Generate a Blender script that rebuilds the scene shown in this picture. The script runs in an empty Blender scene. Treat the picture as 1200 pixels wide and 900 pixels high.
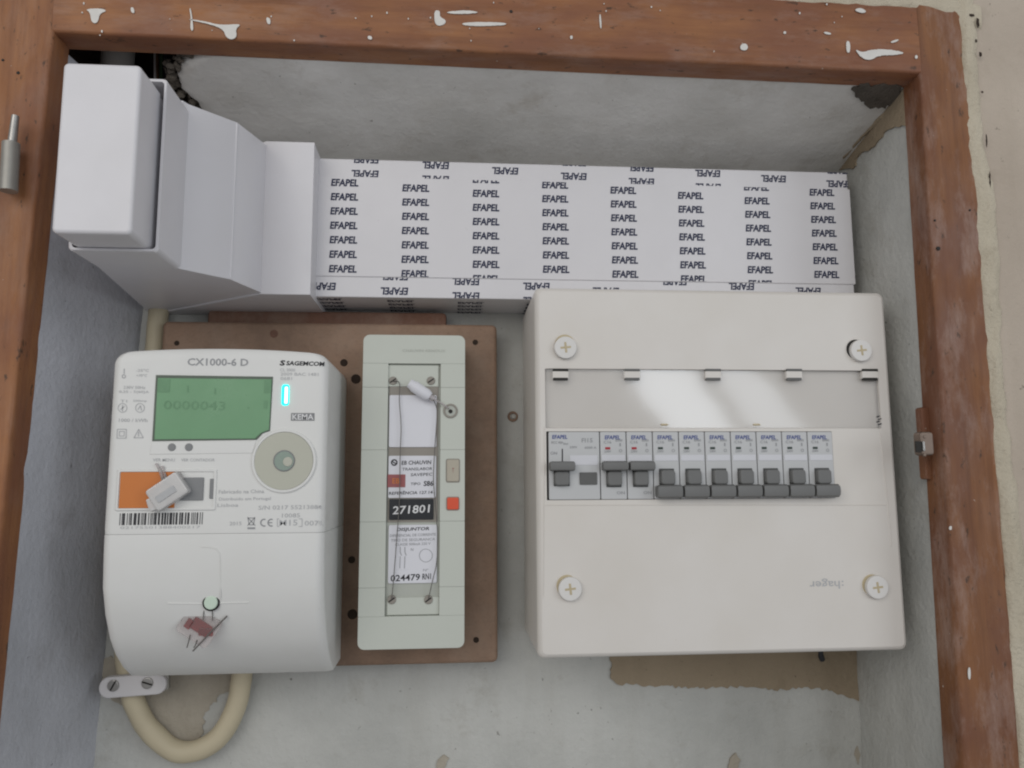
import bpy, bmesh, math, random
from mathutils import Vector, Matrix

random.seed(7)
scene = bpy.context.scene
COL = scene.collection

# ------------------------------------------------------------------ camera
# Coordinates used below: X to the right, D = distance from the camera plane into the wall, Z up from the camera.
FRONT, EYE = 0.48, 1.50                      # front face of the wooden frame; camera height
CAM_R = Matrix(((0.99685868, 0.07905412, -0.00481849),
                (-0.07902625, 0.98878145, -0.12675211),
                (-0.00525584, 0.12673472, 0.99192272)))      # columns: right, forward, up
cam_data = bpy.data.cameras.new('camera'); cam = bpy.data.objects.new('camera', cam_data); COL.objects.link(cam)
rt, fw, up = CAM_R.col[0], CAM_R.col[1], CAM_R.col[2]
m4 = Matrix(((rt[0], up[0], -fw[0], 0), (rt[1], up[1], -fw[1], -FRONT), (rt[2], up[2], -fw[2], EYE), (0, 0, 0, 1)))
cam.matrix_world = m4
cam_data.sensor_width = 36; cam_data.lens = 27; cam_data.clip_start = 0.01; cam_data.clip_end = 50
scene.camera = cam

# ------------------------------------------------------------------ light
world = bpy.data.worlds.new('World'); scene.world = world; world.use_nodes = True
bg = world.node_tree.nodes['Background']
bg.inputs[0].default_value = (0.95, 0.96, 1.0, 1); bg.inputs[1].default_value = 0.235

def window_light(name, loc, target, w, h, power, col, roll=0):
    l = bpy.data.lights.new(name, 'AREA'); l.shape = 'RECTANGLE'; l.size = w; l.size_y = h; l.energy = power; l.color = col
    o = bpy.data.objects.new(name, l); COL.objects.link(o); o.location = loc
    d = Vector(target) - Vector(loc); o.rotation_euler = d.to_track_quat('-Z', 'Y').to_euler()
    o.rotation_euler.rotate_axis('Z', roll)
    return o
window_light('window_lamp', (0.86, -2.30, EYE + 0.56), (0.86, 0, EYE + 0.56), 0.27, 1.7, 3.9, (0.88, 0.94, 1.0))
window_light('window_lamp', (1.17, -2.30, EYE + 0.56), (1.17, 0, EYE + 0.56), 0.20, 1.7, 1.9, (0.88, 0.94, 1.0))
window_light('window_lamp', (2.05, -1.75, EYE + 0.45), (0, 0, EYE + .05), 0.9, 1.5, 9.0, (0.90, 0.95, 1.0))
window_light('room_lamp', (-0.72, -1.45, EYE + 0.62), (0, 0, EYE), 1.5, 1.1, 8.6, (1.0, 0.975, 0.935))
scene.view_settings.view_transform = 'Standard'; scene.view_settings.look = 'None'
scene.view_settings.exposure = 0.32; scene.view_settings.gamma = 1.0
scene.render.engine = 'CYCLES'
scene.cycles.filter_width = 2.1              # a phone picture is a little soft

# ------------------------------------------------------------------ coordinates
F = 900.0
def ray(px, py):
    d = CAM_R @ Vector(((px - 600) / F, 1, (450 - py) / F))
    return d.x / d.y, d.z / d.y
def at(px, py, D):
    x, z = ray(px, py); return Vector((x * D, D, z * D))
def on_z(px, py, Z):                        # the point of the horizontal plane Z
    x, z = ray(px, py); D = Z / z; return Vector((x * D, D, Z))
def on_x(px, py, X):
    x, z = ray(px, py); D = X / x; return Vector((X, D, z * D))
def W(v): return Vector((v[0], v[1] - FRONT, v[2] + EYE))

# ------------------------------------------------------------------ materials
def new_mat(name):
    m = bpy.data.materials.new(name); m.use_nodes = True
    nt = m.node_tree; b = nt.nodes['Principled BSDF']
    return m, nt, b
def N(nt, t, **kw):
    n = nt.nodes.new(t)
    for k, v in kw.items():
        if k in n.inputs: n.inputs[k].default_value = v
        else: setattr(n, k, v)
    return n
def ramp(nt, fac, stops):
    r = nt.nodes.new('ShaderNodeValToRGB')
    while len(r.color_ramp.elements) < len(stops): r.color_ramp.elements.new(0.5)
    for e, (p, c) in zip(r.color_ramp.elements, stops):
        e.position = p; e.color = (*c, 1) if len(c) == 3 else c
    nt.links.new(fac, r.inputs[0]); return r
def mix(nt, fac, a, b, blend='MIX'):
    n = nt.nodes.new('ShaderNodeMix'); n.data_type = 'RGBA'; n.blend_type = blend
    for sock, v in ((n.inputs[0], fac), (n.inputs[6], a), (n.inputs[7], b)):
        if hasattr(v, 'links'): nt.links.new(v, sock)
        elif isinstance(v, (int, float)): sock.default_value = v
        else: sock.default_value = (*v, 1)
    return n.outputs[2]
def coords(nt, scale=(1, 1, 1), rot=(0, 0, 0)):
    tc = nt.nodes.new('ShaderNodeTexCoord'); mp = nt.nodes.new('ShaderNodeMapping')
    mp.inputs['Scale'].default_value = scale; mp.inputs['Rotation'].default_value = rot
    nt.links.new(tc.outputs['Object'], mp.inputs[0]); return mp.outputs[0]
def noise(nt, vec, scale, detail=4, rough=0.55):
    n = N(nt, 'ShaderNodeTexNoise', Scale=scale, Detail=detail, Roughness=rough); nt.links.new(vec, n.inputs['Vector']); return n.outputs['Fac']
def bump(nt, b, h, strength, dist=0.001):
    n = N(nt, 'ShaderNodeBump', Strength=strength, Distance=dist); nt.links.new(h, n.inputs['Height'])
    nt.links.new(n.outputs[0], b.inputs['Normal']); return n

def plastic(name, col, rough=0.45, vary=0.06, grime=None, spec=0.4):
    m, nt, b = new_mat(name)
    v = coords(nt)
    f = noise(nt, v, 18, 5)
    c2 = grime or tuple(x * (1 - 2.2 * vary) for x in col)
    r = ramp(nt, f, [(0.35, col), (0.75, tuple(a * (1 - vary) + g * vary for a, g in zip(col, c2)) if grime else tuple(x * (1 - vary) for x in col))])
    sp = noise(nt, v, 420, 2)
    c = mix(nt, ramp(nt, sp, [(0.70, (0, 0, 0)), (0.78, (1, 1, 1))]).outputs[0], r.outputs[0], c2)
    c = mix(nt, 0.7, c, r.outputs[0])
    nt.links.new(c, b.inputs['Base Color'])
    rr = ramp(nt, noise(nt, v, 60, 5), [(0.3, (rough * 0.85,) * 3), (0.7, (min(1, rough * 1.25),) * 3)])
    nt.links.new(rr.outputs[0], b.inputs['Roughness'])
    b.inputs['Specular IOR Level'].default_value = spec
    bump(nt, b, noise(nt, v, 900, 2), 0.06, 0.0004)
    return m
def flat(name, col, rough=0.5, metal=0, emit=0, spec=0.4):
    m, nt, b = new_mat(name)
    f = noise(nt, coords(nt), 150, 3)
    r = ramp(nt, f, [(0.3, tuple(x * 0.9 for x in col)), (0.7, col)])
    nt.links.new(r.outputs[0], b.inputs['Base Color'])
    b.inputs['Roughness'].default_value = rough; b.inputs['Metallic'].default_value = metal
    b.inputs['Specular IOR Level'].default_value = spec
    if emit:
        b.inputs['Emission Color'].default_value = (*col, 1); b.inputs['Emission Strength'].default_value = emit
    return m
def clear(name, tint, gloss=0.12, haze=0.12, rough=0.06):
    """thin clear plastic: mostly see-through, a milky share and a mirror share by angle"""
    m, nt, b = new_mat(name); nt.nodes.remove(b)
    out = nt.nodes['Material Output']
    tr = N(nt, 'ShaderNodeBsdfTransparent'); tr.inputs[0].default_value = (*tint, 1)
    df = N(nt, 'ShaderNodeBsdfDiffuse'); df.inputs[0].default_value = (0.86, 0.85, 0.83, 1)
    gl = N(nt, 'ShaderNodeBsdfGlossy', Roughness=rough)
    m1 = N(nt, 'ShaderNodeMixShader'); m1.inputs[0].default_value = haze
    nt.links.new(tr.outputs[0], m1.inputs[1]); nt.links.new(df.outputs[0], m1.inputs[2])
    fr = N(nt, 'ShaderNodeFresnel', IOR=1.5); ad = N(nt, 'ShaderNodeMath', operation='ADD'); ad.inputs[1].default_value = gloss
    nt.links.new(fr.outputs[0], ad.inputs[0])
    m2 = N(nt, 'ShaderNodeMixShader'); nt.links.new(ad.outputs[0], m2.inputs[0])
    nt.links.new(m1.outputs[0], m2.inputs[1]); nt.links.new(gl.outputs[0], m2.inputs[2]); nt.links.new(m2.outputs[0], out.inputs[0])
    return m
def wood_paint(name, axis, dust=0.45, tone=1.0):
    """old red-brown varnish over wood: grain along one axis, worn patches, dust smears, nicks"""
    m, nt, b = new_mat(name)
    s = {'X': (3, 60, 60), 'Z': (60, 60, 3)}[axis]
    grain = noise(nt, coords(nt, s), 1.0, 10, 0.72)
    T = lambda c: tuple(x * tone for x in c)
    base = ramp(nt, grain, [(0.25, T((0.140, 0.056, 0.026))), (0.45, T((0.265, 0.112, 0.048))), (0.62, T((0.345, 0.152, 0.063))), (0.8, T((0.215, 0.090, 0.042)))])
    v = coords(nt, {'X': (1, 2, 2.2), 'Z': (2.2, 2, 1)}[axis])
    red = mix(nt, ramp(nt, noise(nt, v, 14, 4), [(0.42, (0, 0, 0)), (0.62, (0.75, 0.75, 0.75))]).outputs[0], base.outputs[0], T((0.215, 0.088, 0.050)))
    dustf = ramp(nt, noise(nt, coords(nt, {'X': (1, 3, 3), 'Z': (3, 3, 1)}[axis]), 15, 9, 0.74), [(0.49, (0, 0, 0)), (0.72, (dust,) * 3)])
    dusty = mix(nt, dustf.outputs[0], red, (0.36, 0.25, 0.205))
    fine = ramp(nt, noise(nt, coords(nt, {'X': (30, 200, 200), 'Z': (200, 200, 30)}[axis]), 1, 5, .7), [(0.52, (0, 0, 0)), (0.72, (0.35, 0.35, 0.35))])
    dusty = mix(nt, fine.outputs[0], dusty, (0.12, 0.055, 0.03))
    nick = ramp(nt, noise(nt, v, 95, 4, 0.62), [(0.63, (0, 0, 0)), (0.70, (0.85, 0.85, 0.85))])
    c = mix(nt, nick.outputs[0], dusty, (0.06, 0.035, 0.022))
    fleck = ramp(nt, noise(nt, coords(nt), 240, 2, 0.5), [(0.775, (0, 0, 0)), (0.795, (0.7, 0.7, 0.7))])
    c = mix(nt, fleck.outputs[0], c, (0.60, 0.54, 0.47))
    nt.links.new(c, b.inputs['Base Color'])
    rr = ramp(nt, noise(nt, v, 30, 5), [(0.3, (0.38,) * 3), (0.7, (0.72,) * 3)]); nt.links.new(rr.outputs[0], b.inputs['Roughness'])
    b.inputs['Specular IOR Level'].default_value = 0.35
    h = mix(nt, 0.5, grain, noise(nt, v, 45, 6, 0.6))
    bump(nt, b, h, 0.6, 0.0014)
    return m
def plaster(name, col, col2, dirt, scale=1.0, bumps=0.6, pits=True, dirt_amt=0.5):
    m, nt, b = new_mat(name)
    v = coords(nt, (scale,) * 3)
    big = noise(nt, v, 7, 5, 0.6)
    c = ramp(nt, big, [(0.32, col2), (0.62, col)]).outputs[0]
    streak = noise(nt, coords(nt, (30 * scale, 30 * scale, 4 * scale)), 1.0, 6, 0.65)
    c = mix(nt, ramp(nt, streak, [(0.5, (0, 0, 0)), (0.8, (0.45 * dirt_amt,) * 3)]).outputs[0], c, dirt)
    blot = noise(nt, v, 26, 6, 0.7)
    c = mix(nt, ramp(nt, blot, [(0.56, (0, 0, 0)), (0.78, (dirt_amt,) * 3)]).outputs[0], c, dirt)
    if pits:
        pt = noise(nt, v, 190, 3, 0.6)
        c = mix(nt, ramp(nt, pt, [(0.70, (0, 0, 0)), (0.77, (0.7, 0.7, 0.7))]).outputs[0], c, tuple(x * 0.35 for x in dirt))
    nt.links.new(c, b.inputs['Base Color']); b.inputs['Roughness'].default_value = 0.92; b.inputs['Specular IOR Level'].default_value = 0.15
    h = mix(nt, 0.45, noise(nt, v, 55, 7, 0.66), noise(nt, v, 240, 4, 0.6))
    bump(nt, b, h, bumps, 0.0034)
    return m
def hardboard(name, col):
    m, nt, b = new_mat(name)
    f = noise(nt, coords(nt), 9, 7, 0.7); c = ramp(nt, f, [(0.3, tuple(x * 0.6 for x in col)), (0.52, col), (0.72, tuple(min(1, x * 1.35) for x in col))]).outputs[0]
    fib = noise(nt, coords(nt, (260, 260, 420)), 1, 3, 0.7)
    c = mix(nt, ramp(nt, fib, [(0.5, (0, 0, 0)), (0.8, (0.5, 0.5, 0.5))]).outputs[0], c, tuple(x * 0.55 for x in col))
    dust = ramp(nt, noise(nt, coords(nt, (1.5, 1.5, 1)), 16, 6, 0.7), [(0.5, (0, 0, 0)), (0.75, (0.5, 0.5, 0.5))])
    c = mix(nt, dust.outputs[0], c, (0.33, 0.25, 0.19))
    nt.links.new(c, b.inputs['Base Color']); b.inputs['Roughness'].default_value = 0.7
    bump(nt, b, mix(nt, 0.5, fib, f), 0.35, 0.0008)
    return m

M = {}
M['wood_x'] = wood_paint('varnished wood along x', 'X'); M['wood_z'] = wood_paint('varnished wood along z', 'Z', .25); M['wood_worn_shade'] = wood_paint('dusty worn shaded wood along z', 'Z', .80, .78)  # right stile: real dust and wear, plus shade painted in by a darker tone
M['plaster'] = plaster('whitewashed plaster', (0.56, 0.56, 0.53), (0.43, 0.432, 0.408), (0.29, 0.265, 0.215))
M['plaster_up'] = plaster('whitewashed ceiling plaster lit copy', (0.78, 0.765, 0.735), (0.59, 0.575, 0.54), (0.38, 0.33, 0.26), bumps=0.38)  # lighter copy of the whitewash; light from below is put into its colour
M['plaster_left'] = plaster('whitewashed plaster with window tint', (0.55, 0.56, 0.60), (0.42, 0.43, 0.46), (0.27, 0.26, 0.26))  # bluish window light is painted into this wall's whitewash
M['plaster_room'] = plaster('room wall plaster', (0.54, 0.465, 0.385), (0.46, 0.39, 0.32), (0.33, 0.28, 0.21), pits=True, dirt_amt=0.45)
M['filler'] = plaster('cream filler', (0.60, 0.535, 0.42), (0.50, 0.44, 0.335), (0.25, 0.20, 0.14), scale=1.6, bumps=1.0, dirt_amt=0.55)
M['tan'] = plaster('bare tan plaster', (0.36, 0.29, 0.205), (0.29, 0.23, 0.16), (0.17, 0.13, 0.085), bumps=0.8)
M['stain'] = plaster('grimy plaster', (0.46, 0.42, 0.35), (0.36, 0.32, 0.26), (0.24, 0.2, 0.15), bumps=0.7)
M['mortar'] = plaster('dirty mortar', (0.15, 0.13, 0.108), (0.08, 0.07, 0.06), (0.03, 0.026, 0.022), scale=2, bumps=1.0)
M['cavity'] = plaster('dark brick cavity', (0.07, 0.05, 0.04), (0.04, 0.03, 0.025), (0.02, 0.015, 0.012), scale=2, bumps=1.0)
M['paint'] = flat('white paint drips', (0.72, 0.70, 0.66), 0.45)
M['pvc'] = plastic('white pvc fitting', (0.70, 0.69, 0.715), 0.36, 0.25, grime=(0.60, 0.58, 0.57))
M['film'] = plastic('white film on trunking', (0.70, 0.685, 0.70), 0.32, 0.04)
M['ink'] = flat('navy ink', (0.022, 0.028, 0.07), 0.6)
M['meter'] = plastic('meter white plastic', (0.745, 0.745, 0.725), 0.42, 0.25, grime=(0.62, 0.61, 0.56))
M['panel'] = plastic('panel warm white plastic', (0.725, 0.69, 0.645), 0.38, 0.30, grime=(0.60, 0.55, 0.47))
M['panel_screw'] = plastic('screw cap white', (0.74, 0.72, 0.69), 0.4, 0.05)
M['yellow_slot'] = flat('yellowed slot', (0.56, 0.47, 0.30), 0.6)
M['hole'] = flat('drilled hole', (0.035, 0.022, 0.015), 0.9)
M['dark_gap'] = flat('dark gap', (0.03, 0.028, 0.025), 0.8)
M['brk'] = plastic('breaker light grey', (0.56, 0.565, 0.565), 0.45, 0.05)
M['brk_label'] = plastic('breaker label white', (0.66, 0.66, 0.69), 0.35, 0.03)
M['toggle'] = plastic('toggle dark grey', (0.175, 0.175, 0.17), 0.4, 0.15)
M['toggle_socket'] = plastic('toggle socket', (0.075, 0.077, 0.074), 0.45, 0.15)
M['btn_grey'] = plastic('test button grey', (0.13, 0.13, 0.125), 0.5, 0.1)
M['blue_ink'] = flat('blue ink', (0.06, 0.09, 0.30), 0.6)
M['grey_ink'] = flat('grey ink', (0.34, 0.345, 0.355), 0.6)
M['pale_ink'] = flat('pale grey ink', (0.50, 0.505, 0.51), 0.6)
M['black_ink'] = flat('black ink', (0.03, 0.03, 0.035), 0.6)
M['white_ink'] = flat('white ink', (0.75, 0.75, 0.75), 0.6)
M['red_ink'] = flat('red ink', (0.42, 0.04, 0.05), 0.6)
M['green_ink'] = flat('dark mark ink', (0.05, 0.07, 0.06), 0.6)
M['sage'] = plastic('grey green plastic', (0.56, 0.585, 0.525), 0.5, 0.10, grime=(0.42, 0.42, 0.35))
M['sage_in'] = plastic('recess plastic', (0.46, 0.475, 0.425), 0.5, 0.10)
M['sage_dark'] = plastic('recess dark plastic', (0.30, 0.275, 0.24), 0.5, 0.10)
M['paper'] = plastic('label paper', (0.72, 0.72, 0.76), 0.55, 0.05)
M['maroon'] = plastic('faded maroon label', (0.34, 0.11, 0.11), 0.5, 0.1)
M['black_plate'] = flat('black number plate', (0.02, 0.022, 0.026), 0.4)
M['orange_btn'] = plastic('orange red button', (0.72, 0.10, 0.045), 0.4, 0.08)
M['beige_btn'] = plastic('beige button', (0.46, 0.42, 0.34), 0.5, 0.1)
M['orange'] = plastic('orange plastic', (0.62, 0.20, 0.045), 0.4, 0.06)
M['grey_key'] = plastic('grey plastic', (0.24, 0.245, 0.25), 0.45, 0.08)
M['lcd'] = plastic('green lcd', (0.165, 0.345, 0.185), 0.3, 0.12)
M['lcd_dark'] = flat('lcd border', (0.10, 0.13, 0.10), 0.4)
M['lcd_ink'] = flat('lcd segments', (0.145, 0.305, 0.165), 0.4)
M['led'] = flat('cyan led', (0.0, 0.75, 0.62), 0.3, emit=1.6)
M['led_core'] = flat('white led core', (0.55, 1.0, 0.95), 0.3, emit=1.6)
M['port'] = plastic('optical port ring', (0.50, 0.50, 0.42), 0.4, 0.05)
M['port_eye'] = plastic('optical port eye', (0.27, 0.34, 0.29), 0.25, 0.08)
M['board'] = hardboard('brown mounting board', (0.265, 0.170, 0.115))
M['board_red'] = hardboard('red brown board', (0.17, 0.082, 0.052))
M['metal'] = flat('worn steel', (0.42, 0.41, 0.39), 0.38, 0.9)
M['rusty'] = flat('dull rusty steel', (0.20, 0.15, 0.12), 0.45, 0.6)
M['dull_metal'] = flat('dull grey metal', (0.36, 0.35, 0.32), 0.5, 0.6)
M['wire_steel'] = flat('seal wire', (0.16, 0.15, 0.14), 0.5, 0.5)
M['cable'] = plastic('cream cable', (0.58, 0.51, 0.36), 0.5, 0.35, grime=(0.34, 0.29, 0.20))
M['conduit'] = plastic('grey conduit', (0.66, 0.65, 0.62), 0.55, 0.15)
M['clamp'] = plastic('white clamp', (0.64, 0.62, 0.62), 0.5, 0.08)
M['flap'] = clear('clear flap', (0.99, 0.985, 0.98), 0.06, 0.20, 0.085)
M['clear'] = clear('clear seal plastic', (0.95, 0.90, 0.90), 0.03, 0.25, 0.15)
M['seal_red'] = clear('red tinted seal plastic', (0.80, 0.30, 0.30), 0.02, 0.10, 0.3)
M['milky'] = clear('milky seal plastic', (0.93, 0.91, 0.92), 0.04, 0.62, 0.2)
M['green_cap'] = plastic('pale green cap', (0.60, 0.72, 0.60), 0.4, 0.05)
M['wire_green'] = flat('green wire', (0.05, 0.085, 0.045), 0.5); M['wire_brown'] = flat('brown wire', (0.10, 0.055, 0.025), 0.5)
M['wire_black'] = flat('black wire', (0.03, 0.03, 0.035), 0.5); M['wire_grey'] = flat('grey wire', (0.33, 0.31, 0.30), 0.5)

# ------------------------------------------------------------------ object helpers
def thing(name, loc, label, cat, group=None):
    o = bpy.data.objects.new(name, None); COL.objects.link(o); o.location = W(loc); o.empty_display_size = 0.02
    tag(o, label, cat, group); return o
def tag(o, label=None, cat=None, group=None, kind=None):
    if label: o['label'] = label
    if cat: o['category'] = cat
    if group: o['group'] = group
    if kind: o['kind'] = kind
    return o
def root_of(o):
    while o.parent: o = o.parent
    return o
def part(name, bm, mat, parent=None, loc=None, smooth=35, normals=True):
    """links a bmesh given in (X, D, Z) as one mesh object; under a parent its origin is the thing's"""
    org = root_of(parent).location if parent else W(loc) if loc is not None else Vector((0, 0, EYE))
    if normals: bmesh.ops.recalc_face_normals(bm, faces=bm.faces)
    for v in bm.verts: v.co = W(v.co) - org
    me = bpy.data.meshes.new(name); bm.to_mesh(me); bm.free()
    if smooth:
        for p in me.polygons: p.use_smooth = True
        if smooth < 180: me.set_sharp_from_angle(angle=math.radians(smooth))
    me.materials.append(M[mat] if isinstance(mat, str) else mat)
    o = bpy.data.objects.new(name, me); COL.objects.link(o)
    if 0 < smooth < 100:
        wn = o.modifiers.new('weighted', 'WEIGHTED_NORMAL'); wn.keep_sharp = True; wn.weight = 100
    if parent: o.parent = parent
    else: o.location = org
    return o
def structure(name, bm, mat, loc=None, smooth=35, parent=None):
    o = part(name, bm, mat, parent, loc, smooth)
    if not parent: o['kind'] = 'structure'
    return o
def BM(): return bmesh.new()

def loops_skin(bm, loops, cap0=True, cap1=True, closed=True):
    rows = [[bm.verts.new(p) for p in l] for l in loops]
    n = len(rows[0])
    for a, b in zip(rows, rows[1:]):
        for i in range(n if closed else n - 1):
            j = (i + 1) % n
            bm.faces.new((a[i], a[j], b[j], b[i]))
    if cap0: bm.faces.new(rows[0])
    if cap1: bm.faces.new(rows[-1])
    return rows
def rrect(x0, x1, z0, z1, r, seg=5):
    r = max(min(r, (x1 - x0) / 2 - 1e-5, (z1 - z0) / 2 - 1e-5), 1e-5); pts = []
    for cx, cz, a in ((x1 - r, z1 - r, 0), (x0 + r, z1 - r, 90), (x0 + r, z0 + r, 180), (x1 - r, z0 + r, 270)):
        for k in range(seg + 1):
            t = math.radians(a + 90 * k / seg); pts.append((cx + r * math.cos(t), cz + r * math.sin(t)))
    return pts
def inset(poly, d):
    n = len(poly); out = []
    area = sum(poly[i][0] * poly[(i + 1) % n][1] - poly[(i + 1) % n][0] * poly[i][1] for i in range(n))
    s = 1 if area > 0 else -1
    for i in range(n):
        p0, p1, p2 = Vector(poly[i - 1]), Vector(poly[i]), Vector(poly[(i + 1) % n])
        e1, e2 = (p1 - p0).normalized(), (p2 - p1).normalized()
        n1, n2 = Vector((-e1.y, e1.x)) * s, Vector((-e2.y, e2.x)) * s
        b = n1 + n2; k = b.length_squared
        b = b * (2 / k) if k > 0.3 else n1
        out.append(tuple(p1 + b * d))
    return out
def body(bm, poly, D0, D1, re=0.001, seg=3, holes=(), hole_depth=0.004, back=True):
    """a plate with outline poly in (X, Z), front at D0 with rounded edge re, back at D1; holes are polys cut into the front"""
    ls = [[(x, D1, z) for x, z in poly]]
    for k in range(seg + 1):
        t = k / seg * math.pi / 2
        q = inset(poly, re * (1 - math.cos(t)))
        ls.append([(x, D0 + re * (1 - math.sin(t)), z) for x, z in q])
    rows = loops_skin(bm, ls, cap0=back, cap1=not holes)
    if holes:
        edges = [bm.edges.get((rows[-1][i], rows[-1][(i + 1) % len(poly)])) for i in range(len(poly))]
        for h in holes:
            a = [bm.verts.new((x, D0, z)) for x, z in h]; b = [bm.verts.new((x, D0 + hole_depth, z)) for x, z in h]
            for i in range(len(h)):
                j = (i + 1) % len(h); bm.faces.new((a[i], a[j], b[j], b[i])); edges.append(bm.edges.get((a[i], a[j])))
        bmesh.ops.triangle_fill(bm, use_beauty=True, use_dissolve=False, edges=edges)
    return bm
def box(bm, x0, x1, d0, d1, z0, z1, re=0.0006, seg=2, r=None):
    return body(bm, rrect(x0, x1, z0, z1, r if r else re * 1.4, 2 if r is None else 5), d0, d1, re, seg)
def box_px(bm, a, b, D0, D1, re=0.0006, r=None):
    """box whose front covers the pixel rectangle a (upper left) .. b (lower right) at depth D0"""
    p, q, s, t = at(*a, D0), at(*b, D0), at(b[0], a[1], D0), at(a[0], b[1], D0)
    return box(bm, (p.x + t.x) / 2, (q.x + s.x) / 2, D0, D1, (q.z + t.z) / 2, (p.z + s.z) / 2, re, 2, r)
def rect_px(a, b, D):
    p, q, s, t = at(*a, D), at(*b, D), at(b[0], a[1], D), at(a[0], b[1], D)
    return (p.x + t.x) / 2, (q.x + s.x) / 2, (q.z + t.z) / 2, (p.z + s.z) / 2
def rot_box(bm, c, w, h, d, ang, re=0.0005):
    """box of size w x h x d centred on c (front face there), turned by ang in the wall plane"""
    ca, sa = math.cos(ang), math.sin(ang)
    poly = [(c[0] + ca * x - sa * z, c[2] + sa * x + ca * z) for x, z in rrect(-w / 2, w / 2, -h / 2, h / 2, min(w, h) * 0.12, 3)]
    return body(bm, poly, c[1], c[1] + d, re, 2)
def disc(bm, c, r, depth, re=0.0004, seg=24, holes=()):
    poly = [(c[0] + r * math.cos(2 * math.pi * i / seg), c[2] + r * math.sin(2 * math.pi * i / seg)) for i in range(seg)]
    return body(bm, poly, c[1], c[1] + depth, re, 2, holes)
def ring(bm, c, r0, r1, depth, seg=32):
    def lp(r, D): return [(c[0] + r * math.cos(2 * math.pi * i / seg), D, c[2] + r * math.sin(2 * math.pi * i / seg)) for i in range(seg)]
    D = c[1]
    loops_skin(bm, [lp(r1, D + depth), lp(r1, D + depth * .3), lp(r1 - depth * .3, D), lp(r0 + depth * .2, D), lp(r0, D + depth * .3), lp(r0, D + depth)], False, False)
    return bm
def tube(bm, pts, r, seg=10, sub=6, caps=True):
    P = [Vector(p) for p in pts]; path = []
    if len(P) > 2 and sub > 1:
        for i in range(len(P) - 1):
            a, b, c, d = P[max(i - 1, 0)], P[i], P[i + 1], P[min(i + 2, len(P) - 1)]
            for k in range(sub):
                t = k / sub
                path.append(0.5 * ((2 * b) + (c - a) * t + (2 * a - 5 * b + 4 * c - d) * t * t + (3 * b - a - 3 * c + d) * t ** 3))
        path.append(P[-1])
    else: path = P
    nrm = None; ls = []
    for i, p in enumerate(path):
        tg = (path[min(i + 1, len(path) - 1)] - path[max(i - 1, 0)]).normalized()
        if nrm is None: nrm = tg.orthogonal().normalized()
        nrm = (nrm - tg * nrm.dot(tg)).normalized(); bn = tg.cross(nrm)
        rr = r[i * (len(r) - 1) // max(1, len(path) - 1)] if isinstance(r, (list, tuple)) else r
        ls.append([tuple(p + (nrm * math.cos(2 * math.pi * k / seg) + bn * math.sin(2 * math.pi * k / seg)) * rr) for k in range(seg)])
    loops_skin(bm, ls, caps, caps); return bm
def sheet(bm, a, b, c, d, nu, nv, amp=0.0, seed=0, sc=40, fn=None):
    """grid a-b / d-c with hand-worked unevenness along its normal"""
    from mathutils import noise as mn
    a, b, c, d = map(Vector, (a, b, c, d)); nrm = (b - a).cross(d - a).normalized(); g = []
    for j in range(nv + 1):
        row = []
        for i in range(nu + 1):
            u, v = i / nu, j / nv
            p = (a * (1 - u) + b * u) * (1 - v) + (d * (1 - u) + c * u) * v
            if amp:
                p = p + nrm * amp * (mn.noise(p * sc * .25 + Vector((seed, 0, 0))) * 1.3 + mn.noise(p * sc + Vector((0, seed, 0))) * 0.6)
            if fn: p = fn(p, u, v)
            row.append(bm.verts.new(p))
        g.append(row)
    for j in range(nv):
        for i in range(nu): bm.faces.new((g[j][i], g[j][i + 1], g[j + 1][i + 1], g[j + 1][i]))
    return g
def ragged(pts, step, amp, seed):
    rnd = random.Random(seed); out = []
    for i in range(len(pts)):
        a, b = Vector(pts[i]), Vector(pts[(i + 1) % len(pts)]); n = max(1, int((b - a).length / step))
        t = (b - a).normalized(); q = Vector((-t.y, t.x))
        for k in range(n):
            out.append(tuple(a + (b - a) * k / n + (q * rnd.uniform(-1, 1) + t * rnd.uniform(-.4, .4)) * amp * (1 if k else .5)))
    return out
def smooth_poly(pts, it=2):
    for _ in range(it):
        q = []
        for i in range(len(pts)):
            a, b = pts[i], pts[(i + 1) % len(pts)]
            q += [(a[0] * .75 + b[0] * .25, a[1] * .75 + b[1] * .25), (a[0] * .25 + b[0] * .75, a[1] * .25 + b[1] * .75)]
        pts = q
    return pts
def patch(bm, pts, proj, thick_vec, step=7, amp=1.2, seed=1):
    """thin crust with torn edges; pts are corners of its outline, proj puts each on its wall"""
    q = ragged(pts, step, amp, seed); top = [Vector(proj(*p)) + Vector(thick_vec) for p in q]; base = [Vector(proj(*p)) - Vector(thick_vec) * .2 for p in q]
    a = [bm.verts.new(p) for p in top]; b = [bm.verts.new(p) for p in base]; n = len(a)
    for i in range(n):
        j = (i + 1) % n; bm.faces.new((a[i], a[j], b[j], b[i]))
    e = [bm.edges.get((a[i], a[(i + 1) % n])) for i in range(n)]
    bmesh.ops.triangle_fill(bm, use_beauty=True, edges=e)
    return bm

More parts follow.
